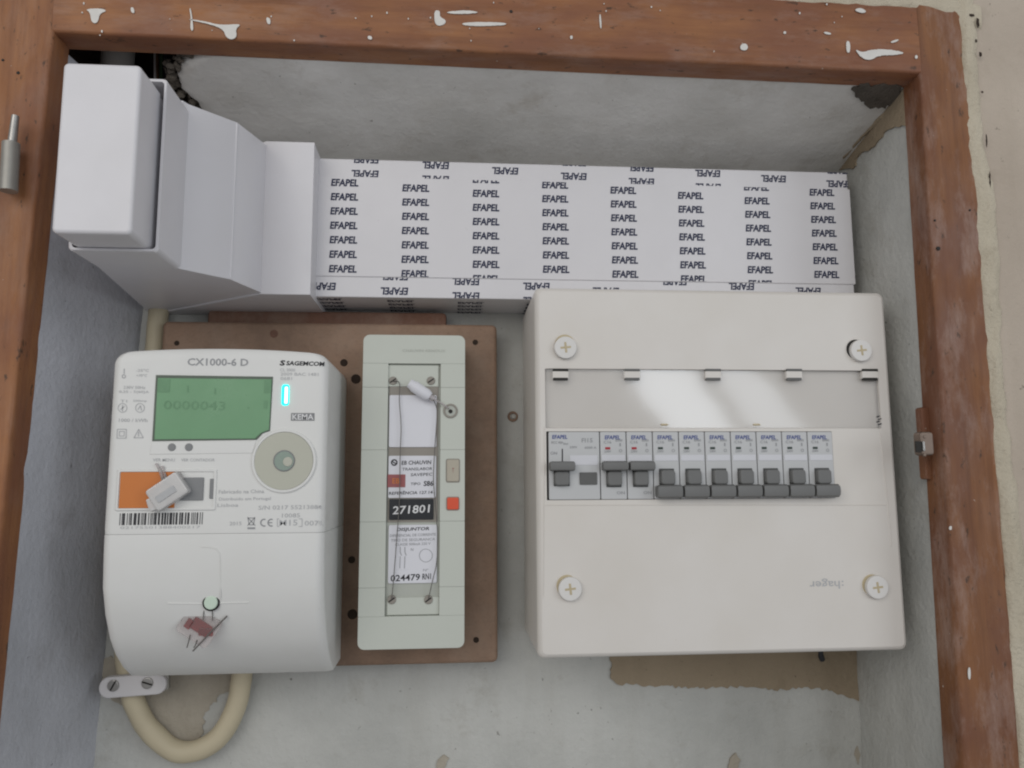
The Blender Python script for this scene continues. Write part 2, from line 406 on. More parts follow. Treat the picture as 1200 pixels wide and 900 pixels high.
_fonts = {}
def glyphs(s, bold=0.0, shear=0.0):
    k = (s, bold, shear)
    if k not in _fonts:
        c = bpy.data.curves.new('lettering', 'FONT'); c.body = s; c.resolution_u = 2; c.fill_mode = 'FRONT'; c.offset = bold; c.shear = shear
        o = bpy.data.objects.new('lettering', c); COL.objects.link(o)
        dg = bpy.context.evaluated_depsgraph_get(); me = bpy.data.meshes.new_from_object(o.evaluated_get(dg))
        vs = [v.co.copy() for v in me.vertices]; fs = [tuple(p.vertices) for p in me.polygons]
        bpy.data.objects.remove(o); bpy.data.curves.remove(c); bpy.data.meshes.remove(me)
        x0, x1 = min(v.x for v in vs), max(v.x for v in vs); y0, y1 = min(v.y for v in vs), max(v.y for v in vs)
        _fonts[k] = ([((v.x - (x0 + x1) / 2) / (x1 - x0), (v.y - (y0 + y1) / 2) / (y1 - y0)) for v in vs], fs)
    return _fonts[k]
def write(bm, s, c, w, h, ang=0.0, bold=0.012, shear=0.0, plane='XZ'):
    """flat lettering of width w and height h centred on c"""
    vs, fs = glyphs(s, bold, shear); ca, sa = math.cos(ang), math.sin(ang); nv = []
    for x, y in vs:
        x, y = x * w, y * h; x, y = ca * x - sa * y, sa * x + ca * y
        nv.append(bm.verts.new((c[0] + x, c[1], c[2] + y) if plane == 'XZ' else (c[0] + x, c[1] + y, c[2])))
    for f in fs: bm.faces.new([nv[i] for i in f])
    return bm
def write_px(bm, s, px, py, w, h, D, ang=0.0, bold=0.012, shear=0.0):
    k = D / F * 1.005
    return write(bm, s, at(px, py, D), w * k, h * k, ang, bold, shear)
def stroke_px(bm, pts, w, D):
    """flat printed line through pixel points, width w in pixels"""
    P = [at(*p, D) for p in pts]; k = w * D / F / 2
    for a, b in zip(P, P[1:]):
        t = (b - a); t.normalize(); n = Vector((-t.z, 0, t.x)) * k
        bm.faces.new([bm.verts.new(v) for v in (a + n, b + n, b - n, a - n)])
    return bm
def circle_px(px, py, r, n=20): return [(px + r * math.cos(2 * math.pi * i / n), py + r * math.sin(2 * math.pi * i / n)) for i in range(n + 1)]
PI = math.pi

# ================================================================== THE SETTING
from mathutils import noise as mnoise
BACK = 0.605
def lerp(a, b, t): return a + (b - a) * t
def xr_in(Z): return lerp(0.3186, 0.3250, (Z + 0.183) / 0.457)      # inner edges of the slightly crooked wooden opening
def xl_in(Z): return lerp(-0.2648, -0.2544, (Z + 0.1107) / 0.393)
def zt_in(X): return lerp(0.2870, 0.2816, (X + 0.252) / 0.575)
ZB = -0.300                                                          # niche floor
def xr_back(Z): return lerp(0.3190, 0.3250, (Z + 0.2) / 0.47)
def xl_back(Z): return lerp(-0.2525, -0.2390, (Z + 0.14) / 0.27)
ZC = 0.2560
bm = BM(); sheet(bm, (-0.30, BACK, ZB - .01), (0.36, BACK, ZB - .01), (0.36, BACK, 0.30), (-0.30, BACK, 0.30), 110, 90, 0.0007, 3, 60)
back_wall = structure('niche_back_wall', bm, 'plaster', smooth=180)
bm = BM(); sheet(bm, (xl_in(ZB) - .0015, 0.4965, ZB - .01), (xl_back(ZB), BACK + .004, ZB - .01), (xl_back(.27) + .002, BACK + .004, 0.272), (xl_in(.3) - .0015, 0.4965, 0.284), 24, 90, 0.0009, 9, 50)
left_wall = structure('niche_left_wall', bm, 'plaster_left', smooth=180)
bm = BM(); sheet(bm, (xr_in(ZB) + .0015, 0.4965, ZB - .01), (xr_back(ZB), BACK + .004, ZB - .01), (xr_back(.3), BACK + .004, 0.30), (xr_in(.3) + .0015, 0.4965, 0.30), 24, 90, 0.0009, 15, 50)
right_wall = structure('niche_right_wall', bm, 'plaster', smooth=180)
bm = BM(); sheet(bm, (-0.28, 0.49, ZB), (0.34, 0.49, ZB), (0.34, BACK + .01, ZB), (-0.28, BACK + .01, ZB), 60, 12, 0.0009, 5, 50)
structure('niche_floor', bm, 'plaster', smooth=180)
# ceiling: its plaster is broken away at one end, leaving a torn edge
edge = []
for px, py in ((252, 60), (232, 69), (214, 81), (207, 97), (213, 111), (224, 124), (236, 138)):
    z = 0.284; p = None
    for _ in range(4):
        p = on_z(px, py, z); z = lerp(0.2875, ZC, (p.y - 0.494) / (BACK - 0.494))
    edge.append((p.y, p.x))
edge.sort()
def edge_x(D):
    if D <= edge[0][0]: x = edge[0][1]
    elif D >= edge[-1][0]: x = edge[-1][1]
    else:
        for (d0, x0), (d1, x1) in zip(edge, edge[1:]):
            if d0 <= D <= d1: x = lerp(x0, x1, (D - d0) / (d1 - d0)); break
    return x + 0.004 * mnoise.noise(Vector((D * 190, 3.1, 0))) + 0.002 * mnoise.noise(Vector((D * 520, 1.1, 0)))
bm = BM(); rows = []
for j in range(37):
    D = lerp(0.4965, BACK + .003, j / 36); x0 = edge_x(D); row = [bm.verts.new((x0 + .002, D, zt_in(x0) + .016)), bm.verts.new((x0 - .001, D, zt_in(x0) + .006))]
    for i in range(91):
        X = lerp(x0, 0.335, (i / 90) ** 1.3); zf = zt_in(X) + .0022
        p = Vector((X, D, lerp(zf, ZC, (D - .494) / (BACK - .494))))
        p.z += min(1, j / 5) * (0.0011 * mnoise.noise(p * 22) + 0.0006 * mnoise.noise(p * 60)) + (0.003 * max(0, 1 - i / 4) ** 2)
        row.append(bm.verts.new(p))
    rows.append(row)
for a, b in zip(rows, rows[1:]):
    for i in range(len(a) - 1): bm.faces.new((a[i], a[i + 1], b[i + 1], b[i]))
ceiling = structure('niche_ceiling', bm, 'plaster_up', smooth=180)
# rough hollow above the broken ceiling
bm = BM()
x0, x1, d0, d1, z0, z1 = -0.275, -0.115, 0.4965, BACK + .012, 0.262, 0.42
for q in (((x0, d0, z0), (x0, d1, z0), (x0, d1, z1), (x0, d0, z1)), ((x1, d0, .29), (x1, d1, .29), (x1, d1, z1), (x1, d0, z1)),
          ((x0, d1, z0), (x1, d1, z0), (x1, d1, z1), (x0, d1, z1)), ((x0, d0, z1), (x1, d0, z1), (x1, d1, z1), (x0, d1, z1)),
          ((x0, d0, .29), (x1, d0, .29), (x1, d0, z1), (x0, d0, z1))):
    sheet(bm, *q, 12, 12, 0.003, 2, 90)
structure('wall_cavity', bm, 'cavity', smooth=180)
# torn rim of mortar round the hole
bm = BM(); lump = []
rnd = random.Random(4)
for k in range(70):
    t = k / 69; D = lerp(0.499, 0.575, t); x = edge_x(D)
    r0 = rnd.uniform(.0008, .0026); z = lerp(zt_in(x), ZC, (D - .494) / (BACK - .494)) + .0045
    mt = Matrix.Translation((x - .003 + rnd.uniform(-.005, .001), D + rnd.uniform(-.002, .002), z + rnd.uniform(-.001, .006))) @ Matrix.Diagonal((rnd.uniform(.6, 1.7), rnd.uniform(.6, 1.7), rnd.uniform(.5, 1.2), 1))
    ret = bmesh.ops.create_icosphere(bm, subdivisions=2, radius=r0, matrix=mt)
    for v in ret['verts']: v.co += Vector((mnoise.noise(v.co * 600), mnoise.noise(v.co * 600 + Vector((5, 0, 0))), mnoise.noise(v.co * 600 + Vector((0, 5, 0))))) * r0 * .9
tag(part('broken_mortar_rim', bm, 'mortar', ceiling, smooth=20), kind='stuff')

def proj_back(off=0.0): return lambda px, py: at(px, py, BACK - off)
def proj_ceil(px, py):
    z = 0.278
    for _ in range(5):
        p = on_z(px, py, z); z = lerp(zt_in(p.x) + .0022, ZC, (p.y - .494) / (BACK - .494))
    return p
def proj_right(px, py):
    X = 0.323
    for _ in range(5):
        p = on_x(px, py, X); X = lerp(xr_in(p.z) + .0015, xr_back(p.z), (p.y - .4965) / (BACK - .4965))
    return p
# bare patches where whitewash is missing, and a grimy one with painted shade
bm = BM(); patch(bm, [(716, 745), (1017, 745), (1017, 822), (995, 818), (960, 806), (900, 808), (870, 804), (820, 806), (760, 803), (722, 801), (716, 795)], proj_back(), (0, -.0011, 0), 3.5, 2.0, 5)
part('bare_or_shade_patch', bm, 'tan', back_wall, smooth=0)
bm = BM(); patch(bm, [(118, 770), (300, 770), (292, 800), (262, 812), (240, 835), (238, 860), (222, 872), (195, 868), (172, 850), (150, 830), (122, 812)], proj_back(), (0, -.0009, 0), 3, 2.0, 17)  # grime inside the cable loop; its brown also stands in for shadow there
part('bare_or_shade_patch', bm, 'stain', back_wall, smooth=0)
for k, pts in enumerate(([(510, 905), (513, 890), (520, 884), (526, 888), (522, 897), (519, 906)], [(852, 905), (855, 889), (862, 882), (867, 890), (864, 905)], [(1000, 884), (1004, 874), (1008, 884), (1005, 896)])):
    bm = BM(); patch(bm, pts, proj_back(), (0, -.0011, 0), 4, .8, 20 + k); part('plaster_chip', bm, 'stain', back_wall, smooth=0)
bm = BM(); patch(bm, [(1012, 97), (1056, 99), (1056, 122), (1030, 124), (1016, 122), (1004, 112), (998, 104)], proj_ceil, (0, 0, -.0016), 3, 3.0, 8)
part('exposed_mortar', bm, 'mortar', ceiling, smooth=0)
bm = BM(); patch(bm, [(1066, 104), (1040, 112), (1010, 140), (984, 160), (980, 200), (1001, 198), (1007, 182), (1026, 172), (1036, 156), (1046, 150), (1066, 146)], proj_right, (-.0012, 0, 0), 4, 1.4, 11)
part('bare_plaster_strip', bm, 'tan', right_wall, smooth=0)
bm = BM(); rows_px = [(1056, 118), (1035, 134), (1015, 154), (998, 172), (984, 188)]
tube(bm, [proj_ceil(*p) + Vector((0, 0, -.0005)) for p in rows_px], [.0014, .0018, .0015, .0017, .0014], 8, 4)
for v in bm.verts: v.co += Vector((1, 1, 1)) * .0013 * mnoise.noise(v.co * 160)
part('plaster_ridge', bm, 'tan', right_wall, smooth=180)
# drilled hole with a screw in the back wall
s = thing('wall_screw', at(601, 488, BACK), 'small dark screw in a brown plug in bare back wall beside the white panel', 'screw')
bm = BM(); ring(bm, at(601, 488, BACK - .0012), .0022, .0042, .002, 20); part('plug', bm, 'board', s)
bm = BM(); disc(bm, at(602, 488, BACK - .0016), .0021, .002, .0006, 16); part('head', bm, 'dull_metal', s)
# room wall round the frame
def wallfn(p, u, v): return p
bm = BM()
sheet(bm, (0.3565, .4815, -0.62), (1.15, .4815, -0.62), (1.15, .4815, 0.95), (0.3565, .4815, 0.95), 60, 90, 0.0009, 31, 30)
sheet(bm, (-1.0, .4820, 0.3300), (0.3565, .4820, 0.3300), (0.3565, .4820, 0.95), (-1.0, .4820, 0.95), 60, 40, 0.0009, 33, 30)
sheet(bm, (-1.0, .4820, -0.62), (-0.335, .4820, -0.62), (-0.30, .4820, 0.34), (-1.0, .4820, 0.34), 30, 40, 0.0009, 35, 30)
sheet(bm, (-0.335, .4820, -0.62), (0.3565, .4820, -0.62), (0.3565, .4820, -0.352), (-0.335, .4820, -0.352), 40, 14, 0.0009, 36, 30)
room_wall = structure('wall', bm, 'plaster_room', smooth=180)
# lumpy cream filler between frame and wall
bm = BM(); rows = []
for j in range(150):
    Z = lerp(-0.42, 0.36, j / 149); row = []
    xo = 0.3562 + 0.0022 * mnoise.noise(Vector((Z * 28, 0, 1))) + .0012 * mnoise.noise(Vector((Z * 110, 0, 1)))
    wd = 0.0145 + 0.004 * mnoise.noise(Vector((Z * 9, 4, 1))) + .0015 * mnoise.noise(Vector((Z * 60, 4, 1)))
    for i in range(15):
        u = i / 14; hgt = 0.0045 * (math.sin(PI * min(1, u * 1.02)) ** .45 if 0 < u < 1 else 0)
        p = Vector((xo + wd * u, .4822, Z)); p.y -= hgt * (0.75 + .5 * mnoise.noise(p * 90)) + (0.0010 * mnoise.noise(p * 330) if 0 < u < 1 else 0)
        row.append(bm.verts.new(p))
    rows.append(row)
for a, b in zip(rows, rows[1:]):
    for i in range(14): bm.faces.new((a[i], a[i + 1], b[i + 1], b[i]))
part('filler_strip', bm, 'filler', room_wall, smooth=180)
bm = BM(); rows = []
for j in range(120):
    X = lerp(-0.40, 0.374, j / 119); row = []
    zo = 0.3285 + lerp(0.010, 0.0, (X + .4) / .77) + 0.0018 * mnoise.noise(Vector((X * 30, 0, 7))) + .001 * mnoise.noise(Vector((X * 120, 0, 7)))
    if X > .335: zo -= (X - .335) * .3
    for i in range(11):
        u = i / 10; p = Vector((X, .4822, zo + .02 * u)); p.y -= (.004 * math.sin(PI * u) ** .5 if 0 < u < 1 else 0) * (.75 + .5 * mnoise.noise(p * 90)); row.append(bm.verts.new(p))
    rows.append(row)
for a, b in zip(rows, rows[1:]):
    for i in range(10): bm.faces.new((a[i], a[i + 1], b[i + 1], b[i]))
part('filler_strip', bm, 'filler', room_wall, smooth=180)
# holes and chips in the filler
for k, (px, py, w, h) in enumerate(((1146, 27, 1.6, 6), (1149, 64, 1.6, 3), (1139, 18, 3, 1.6), (1160, 215, .7, 14), (1156, 165, .6, 8), (1151, 108, 1.2, 1.2), (1144, 48, 1, 2))):
    bm = BM(); patch(bm, [(px - w, py - h), (px + w * .6, py - h * .7), (px + w, py + h * .5), (px - w * .2, py + h), (px - w, py + h * .3)], lambda a, b: at(a, b, .4786), (0, -.0003, 0), 2.5, .4, 40 + k)
    part('crack', bm, 'cavity', room_wall, smooth=0)

# ================================================================== THE WOODEN FRAME
frame = thing('wooden_frame', (0, 0.5, -0.352), 'worn reddish brown varnished wooden frame with white paint splashes around the niche', 'frame')
def beam(name, p0, p1, inward, width, mat, m0=0.0, m1=0.0, n=80, seed=0):
    """profile swept from p0 to p1 (inner edge, X-Z) with mitred ends; inward points from the wood to the opening"""
    prof = [(0.0, .4998), (0.0, .4985), (0.0, .4950), (0.0, .4880), (0.0002, .4822), (0.0010, .4806), (0.0026, .4800), (width * .35, .4797), (width * .65, .4798), (width - .004, .4801), (width - .001, .4812), (width, .485), (width, .4998)]
    bm = BM(); ls = []; a0, a1 = Vector(p0), Vector(p1); ax = (a1 - a0).normalized()
    for j in range(n + 1):
        t = j / n; l = []
        for k, (o, D) in enumerate(prof):
            b0, b1 = a0 - ax * o * m0, a1 + ax * o * m1
            c = b0 + (b1 - b0) * t
            q = Vector((c.x - inward[0] * o, D, c.y - inward[1] * o))
            a = .0004 if k in (2, 3, 4, 5) else .0002
            q += Vector((1, .7, 1)) * a * (mnoise.noise(q * 38) + .7 * mnoise.noise(q * 130))
            l.append(q)
        ls.append(l)
    loops_skin(bm, ls); return part(name, bm, mat, frame, smooth=50)
TLc, TRc = (xl_in(.287), zt_in(-.2545)), (xr_in(.282), zt_in(.325)); BLc, BRc = (xl_in(-.302), -.302), (xr_in(-.302), -.302)
top = beam('rail', (TLc[0] - .0012, TLc[1]), (TRc[0] + .0012, TRc[1]), (0, -1), 0.052, 'wood_x', 0, 0, 110, 1)
lstile = beam('stile', (xl_in(-.34), -.34), (xl_in(.345), .3470), (1, 0), 0.052, 'wood_z', 0, 0, 90, 5)
rstile = beam('stile', (xr_in(-.34), -.34), (xr_in(.335), .3370), (-1, 0), 0.0385, 'wood_worn_shade', 0, 0, 90, 9)
beam('rail', BLc, BRc, (0, 1), 0.052, 'wood_x', 0, 0, 90, 12)
# paint splashes
FD = .4794
def splash(pts, par=top, D=FD, seed=1, step=1.6, amp=.28, mat='paint'):
    bm = BM(); patch(bm, smooth_poly(pts), lambda a, b: at(a, b, D), (0, -.0004, 0), step, amp * .6, seed); part('paint_splash', bm, mat, par, smooth=0)
splash([(100, 11), (118, 10), (126, 13), (117, 16), (115, 26), (111, 28), (107, 25), (106, 15)], seed=1)
splash([(222, 10), (224, 10), (227, 34), (225, 37), (223, 33), (224, 22)], seed=2)
splash([(215, 22), (240, 25), (258, 30), (284, 28), (276, 34), (278, 43), (272, 47), (265, 44), (262, 35), (248, 29)], seed=3)
splash([(153, 9), (157, 9), (158, 16), (154, 15)], seed=4)
splash([(312, 20), (317, 22), (317, 29), (313, 28)], seed=5)
splash([(509, 12), (516, 13), (515, 20), (523, 24), (521, 29), (513, 31), (509, 26)], seed=6)
splash([(541, 27), (565, 26), (594, 27), (592, 30), (560, 31), (543, 30)], seed=7)
splash([(518, 15), (545, 12), (565, 15), (540, 17)], seed=8, amp=.5)
splash([(431, 42), (436, 43), (436, 47), (431, 46)], seed=9)
splash([(668, 42), (671, 42), (671, 46), (668, 46)], seed=10)
splash([(702, 17), (704, 17), (705, 34), (703, 33)], seed=12)
splash([(868, 52), (874, 51), (877, 56), (873, 60), (867, 58)], seed=13)
splash([(991, 48), (996, 49), (996, 62), (992, 62)], seed=14)
splash([(1001, 57), (1010, 62), (1022, 58), (1040, 58), (1062, 62), (1050, 65), (1030, 65), (1020, 71), (1010, 69)], seed=15, amp=.6)
splash([(1000, 12), (1008, 9), (1016, 14), (1010, 16)], seed=16)
splash([(1072, 65), (1075, 65), (1075, 69), (1072, 69)], seed=17); splash([(1043, 49), (1052, 46), (1053, 48), (1045, 51)], seed=18)
splash([(965, 37), (974, 39), (973, 41), (966, 40)], seed=19); splash([(918, 37), (921, 37), (921, 40), (918, 40)], seed=20)
splash([(1112, 617), (1115, 616), (1115, 621), (1112, 621)], par=rstile, seed=22)
splash([(1134, 782), (1137, 782), (1137, 797), (1134, 795)], par=rstile, seed=23)
rs = random.Random(12)
for k in range(26):
    px, py = rs.uniform(90, 1060), rs.uniform(2, 50); r = rs.uniform(.5, 1.3)
    bm = BM(); patch(bm, smooth_poly([(px - r, py), (px, py - r * rs.uniform(.7, 1.6)), (px + r, py), (px, py + r * rs.uniform(.7, 2.2))], 1), lambda a, b: at(a, b, FD), (0, -.0003, 0), 3, .1, k); part('paint_speck', bm, 'paint', top, smooth=0)
# small nail holes and dark nicks
for k, (px, py, r, par) in enumerate(((1100, 291, .0014, rstile), (1096, 258, .0007, rstile), (1137, 246, .0007, rstile), (599, 13, .0010, top), (21, 85, .0010, lstile), (3, 70, .0008, lstile))):
    bm = BM(); disc(bm, at(px, py, FD - .0002), r, .0012, .0002, 12); part('nail_hole', bm, 'dark_gap', par)
# hinge pin screwed to the frame
hg = part('hinge', tube(BM(), [at(13, 168, .4705), at(10, 224, .4705)], .0050, 18, 1), 'dull_metal', frame)
part('pin', tube(BM(), [at(18, 136, .4705), at(14, 170, .4705)], [.0022, .0027], 14, 1), 'metal', hg)
bm = BM(); box_px(bm, (2, 170), (10, 222), .4755, .4815); part('leaf', bm, 'dull_metal', hg)
# latch plate and block on the other stile
bm = BM(); q = rect_px((1072, 478), (1082, 562), .5)
box(bm, q[0] + .0024, xr_in(0) + .004, .4940, .5005, q[2], q[3], .0012); part('block', bm, 'wood_worn_shade', frame)
bm = BM(); q = rect_px((1073, 503), (1089, 541), .4845); box(bm, q[0], q[1], .4792, .4862, q[2] + .004, q[3] - .002, .0014)
lp = part('strike_plate', bm, 'rusty', frame)
bm = BM(); q = rect_px((1073, 517), (1080, 530), .479); box(bm, q[0], q[1], .4786, .4798, q[2], q[3], .0003); part('slot', bm, 'dark_gap', lp)
for py in (512, 533):
    bm = BM(); disc(bm, at(1084, py, .4788), .0012, .001, .0005, 14); part('screw', bm, 'rusty', lp)
bm = BM(); q = rect_px((1081, 517), (1084, 529), .4785); box(bm, q[0], q[1], .4780, .4795, q[2], q[3], .0006); part('lip', bm, 'metal', lp)

# ================================================================== TRUNKING
Z0C, Z1C = 0.1335, 0.2415                       # height of the corner fitting
# --- straight trunking with printed protective film
TD = 0.5555
tx0, tx1, tz0, tz1 = -0.1010, 0.3105, 0.1348, 0.2408
trunk = thing('cable_trunking', (tx0, BACK, tz0), 'straight white cable trunking covered in printed film, running along the niche top', 'trunking')
bm = BM(); box(bm, tx0, tx1, TD + .0012, BACK - .0015, tz0, tz1, .0012); part('base', bm, 'film', trunk)
lz1, lz0 = 0.2265, 0.1502
bm = BM(); box(bm, tx0, tx1 + .0006, TD + .0002, TD + .0030, lz0, lz1, .0003); lid = part('lid', bm, 'film', trunk)
def clip(bm, z0, z1, x1=None):
    for co, no in (((0, 0, z0), (0, 0, -1)), ((0, 0, z1), (0, 0, 1))) + ((((x1, 0, 0), (1, 0, 0)),) if x1 else ()):
        g = bm.verts[:] + bm.edges[:] + bm.faces[:]
        bmesh.ops.bisect_plane(bm, geom=g, plane_co=co, plane_no=no, clear_outer=True)
    return bm
def film_text(z0, z1, D, xs, first, angle, par):
    pitch = .01098
    for i, x in enumerate(xs):
        z = first - i * .00288
        zz = z + pitch * 12
        while zz > z0 - pitch:
            if z0 - .0027 < zz < z1 + .0027 and x < tx1 + .008:
                bm = BM(); write(bm, 'EFAPEL', (x, D, zz), .0201, .0056, angle, .032, .12); clip(bm, z0 + .0003, z1 - .0003, tx1)
                part('lettering', bm, 'ink', par, smooth=0, normals=False)
            zz -= pitch
cols = [at(403 + 0, 258, TD).x + i * ((at(966, 276, TD).x - at(403, 258, TD).x) / 7) for i in range(8)]
film_text(lz0, lz1, TD - .0001, cols, at(403, 214, TD).z, 0, lid)
step = cols[1] - cols[0]; ux = at(428, 190, TD).x
film_text(lz1, tz1, TD + .0010, [ux + i * step for i in range(8)], at(428, 203, TD).z, PI, trunk)
ux = at(377, 336, TD).x
film_text(tz0, lz0, TD + .0010, [ux + i * step for i in range(9)], at(377, 335, TD).z, PI, trunk)
bm = BM()
for i in range(9):
    for k in range(4): write(bm, 'EFAPEL', (ux + .004 + i * step, TD + .008 + k * .0109 + (i * .0029) % .0109, tz0 - .0003), .0201, .0056, 0, .022, .1, 'XY')
tag(part('printed_underside', bm, 'ink', trunk, smooth=0, normals=False), kind='stuff')

# --- inner corner fitting: faceted plan, collar open to the front
def prism(bm, plan, z0, z1, re=.0008):
    ls = []
    for z, d in ((z0, re), (z0 + re * .3, re * .3), (z0 + re, 0), (z1 - re, 0), (z1 - re * .3, re * .3), (z1, re)):
        ls.append([(x, D, z) for x, D in inset(plan, d)])
    loops_skin(bm, ls); return bm
corner = thing('trunking_corner', (-0.17, BACK, Z0C), 'white faceted inside corner fitting joining the printed trunking to a capped stub', 'trunking fitting')
T = .0019
plan = [(-.1694, .4720), (-.1670, .4768), (-.1434, .5000), (-.1318, .5352), (-.1318, .6030), (-.2335, .6030), (-.2150, .4720)]
bm = BM(); prism(bm, plan, Z0C - .0018, .2396, .0004); part('shell', bm, 'pvc', corner)
# collar round the stub, drawn towards the room, with a rolled lip
CF = .4400
bm = BM(); oz0, oz1, ox0, ox1 = Z0C - .0022, .2366, -.2168, -.1670
def lp(x0, x1, z0, z1, D, r): return [(x, D, z) for x, z in rrect(x0, x1, z0, z1, r, 4)]
loops_skin(bm, [lp(ox0, ox1, oz0, oz1, .4768, .003), lp(ox0, ox1, oz0, oz1, CF + .001, .003), lp(ox0 + .0006, ox1 - .0006, oz0 + .0006, oz1 - .0006, CF, .003),
                lp(ox0 + T, ox1 - T, oz0 + T, oz1 - T, CF + .0004, .002), lp(ox0 + T, ox1 - T, oz0 + T, oz1 - T, .4768, .002)], False, False)
part('collar', bm, 'pvc', corner)
plan2 = [(-.1322, .5340), (-.0985, .5340), (-.0985, .6030), (-.2260, .6030), (-.2130, .5915)]
bm = BM(); prism(bm, plan2, Z0C - .0030, Z1C + .0012); part('sleeve', bm, 'pvc', corner)
# seam line pressed into the facet
bm = BM(); tube(bm, [(-.1434, .4999, Z0C - .001), (-.1434, .4999, .2388)], .0005, 8, 1); part('ridge', bm, 'pvc', corner)
# --- stub with its end cap
cap = thing('trunking_end_cap', (-.19, .4712, .131), 'plain white end cap box standing out at the corner fitting', 'end cap')
bm = BM(); body(bm, rrect(-.2138, -.1722, .1336, .2308, .0030, 6), .4150, .4440, .0022, 5); part('cap', bm, 'pvc', cap)
bm = BM(); body(bm, rrect(-.2130, -.1730, .1345, .2296, .003, 4), .4440, .4705, .0002, 1); part('stub', bm, 'pvc', cap)

# --- conduit and wires coming out of the hollow
p0, p1 = at(138, 72, .552), at(136, 40, .552)
bm = BM(); tube(bm, [(p0.x, .552, .2401), (p0.x, .552, .41)], .0112, 24, 1)
tag(part('conduit_pipe', bm, 'conduit', None, (p0.x, .552, Z1C)), 'grey conduit pipe coming down out of the dark hollow behind the end cap', 'pipe')
for k, (px, D, r, mat, lab) in enumerate(((183, .535, .0008, 'wire_grey', 'thin pale grey wire hanging beside the conduit pipe'), (186, .545, .0014, 'wire_brown', 'brown wire hanging between pale grey wire and green wire'),
        (191, .547, .0014, 'wire_green', 'green wire hanging between the brown and black wires'), (197, .549, .0016, 'wire_black', 'black wire hanging next to the torn plaster edge'))):
    q = at(px, 75, D); bm = BM()
    tube(bm, [(q.x - .004, D, .41), (q.x - .002, D - .002, .34), (q.x, D, .285), (q.x + .003, D + .002, .262), (q.x + .004, D, .2397 + r)], r, 8, 5)
    tag(part('wire', bm, mat, None, (q.x, D, Z1C)), lab, 'wire', 'wires hanging from the hollow')

# ================================================================== BOARDS, CABLE
BD = .5780
q0, q1, q2 = at(190, 378, BD), at(580, 378, BD), at(586, 777, BD)
bx0, bx1, bz0, bz1 = q0.x, (q1.x + q2.x) / 2, q2.z, (q0.z + q1.z) / 2
board = thing('mounting_board', (0, BACK, bz0), 'brown pressed wood mounting board with drilled holes behind meter and old breaker', 'board')
bm = BM(); body(bm, rrect(bx0, bx1, bz0, bz1, .004, 4), BD, .5885, .0035, 4); bpan = part('panel', bm, 'board', board)
for k, (px, py, r) in enumerate(((207, 402, .0019), (557, 401, .0021), (558, 750, .0021), (417, 444, .0036), (413, 720, .0036), (403, 425, .0028), (412, 656, .0026), (321, 391, .0030))):
    bm = BM(); disc(bm, at(px, py, BD - .0004), r, .0012, .0002, 18); part('hole' if k != 7 else 'plugged_hole', bm, 'hole' if k != 7 else 'board_red', bpan)
q = rect_px((243, 365), (523, 400), .5900)
backing = thing('backing_board', (q[0], BACK, q[2]), 'narrow red brown backing board peeping out above the mounting board', 'board')
bm = BM(); box(bm, q[0], q[1], .5890, BACK - .001, bz0 + .02, q[3], .002); part('panel', bm, 'board_red', backing)
# cable: down beside the board and into a loop under the meter
CD = .5955
pts = [(187, 352), (185, 380), (181, 420), (166, 520), (152, 640), (147, 740), (150, 790), (157, 822), (172, 851), (200, 877), (228, 880), (256, 864), (275, 832), (283, 795), (286, 740), (288, 700)]
P = [at(px, py, CD) for px, py in pts]
bm = BM(); tube(bm, P, .0074, 16, 8)
for v in bm.verts: v.co += Vector((1, .3, 1)) * .0005 * mnoise.noise(v.co * 90)
tag(part('power_cable', bm, 'cable', None, P[0], smooth=180), 'thick cream cable looping below the meter and up behind the mounting board', 'cable')
clampo = thing('cable_clamp', at(154, 817, .586), 'small white cable clamp with two steel screws beneath the meter', 'clamp')
ca = math.radians(3)
bm = BM(); c = at(155, 804, .5815); w, h = .046, .0145
poly = [(c.x + math.cos(ca) * x - math.sin(ca) * z, c.z + math.sin(ca) * x + math.cos(ca) * z) for x, z in rrect(-w / 2, w / 2, -h / 2, h / 2, h * .48, 6)]
body(bm, poly, .5815, .5872, .0012, 3); part('strap', bm, 'clamp', clampo)
c2 = at(184, 800, .584); bm = BM(); rot_box(bm, c2, .016, .011, .004, ca); part('base', bm, 'dull_metal', clampo)
for px, py, a in ((132, 804, 1.1), (172, 801, -.3)):
    bm = BM(); disc(bm, at(px, py, .5801), .0040, .002, .0008, 20); s = part('screw', bm, 'metal', clampo)
    bm = BM(); rot_box(bm, at(px, py, .5798), .0072, .0011, .0008, a, .0001); part('slot', bm, 'dark_gap', s)

# ================================================================== ELECTRICITY METER
MD = .4900
mxl = (ray(120, 600)[0] + ray(126, 540)[0] * 0) * MD; mxr = ray(381, 560)[0] * MD
mtop = ray(180, 412)[1] * MD; mseam = (ray(122, 630)[1] + ray(380, 621)[1]) / 2 * MD
meter = thing('electricity_meter', (0.5 * (mxl + mxr), BD, -.137), 'white electronic electricity meter with green display and lit cyan lamp on the mounting board', 'electricity meter')
def usection(xl, xr, Df, Db, Z, re=.006, seg=5, zf=None):
    """open cross section: back left, round the front, back right"""
    pts = [(xl, Db)]
    for k in range(seg + 1):
        t = k / seg * PI / 2; pts.append((xl + re * (1 - math.cos(t)), Df + re * (1 - math.sin(t))))
    n = 10
    for i in range(1, n): pts.append((lerp(xl + re, xr - re, i / n), Df))
    for k in range(seg + 1):
        t = k / seg * PI / 2; pts.append((xr - re * (1 - math.sin(t)), Df + re * (1 - math.cos(t))))
    pts.append((xr, Db))
    return [(x, D, Z + (zf(x) if zf else 0)) for x, D in pts]
mxc, mhw = (mxl + mxr) / 2, (mxr - mxl) / 2
def arch(wt): return lambda x: wt * .0030 * (1 - ((x - mxc) / mhw) ** 2)
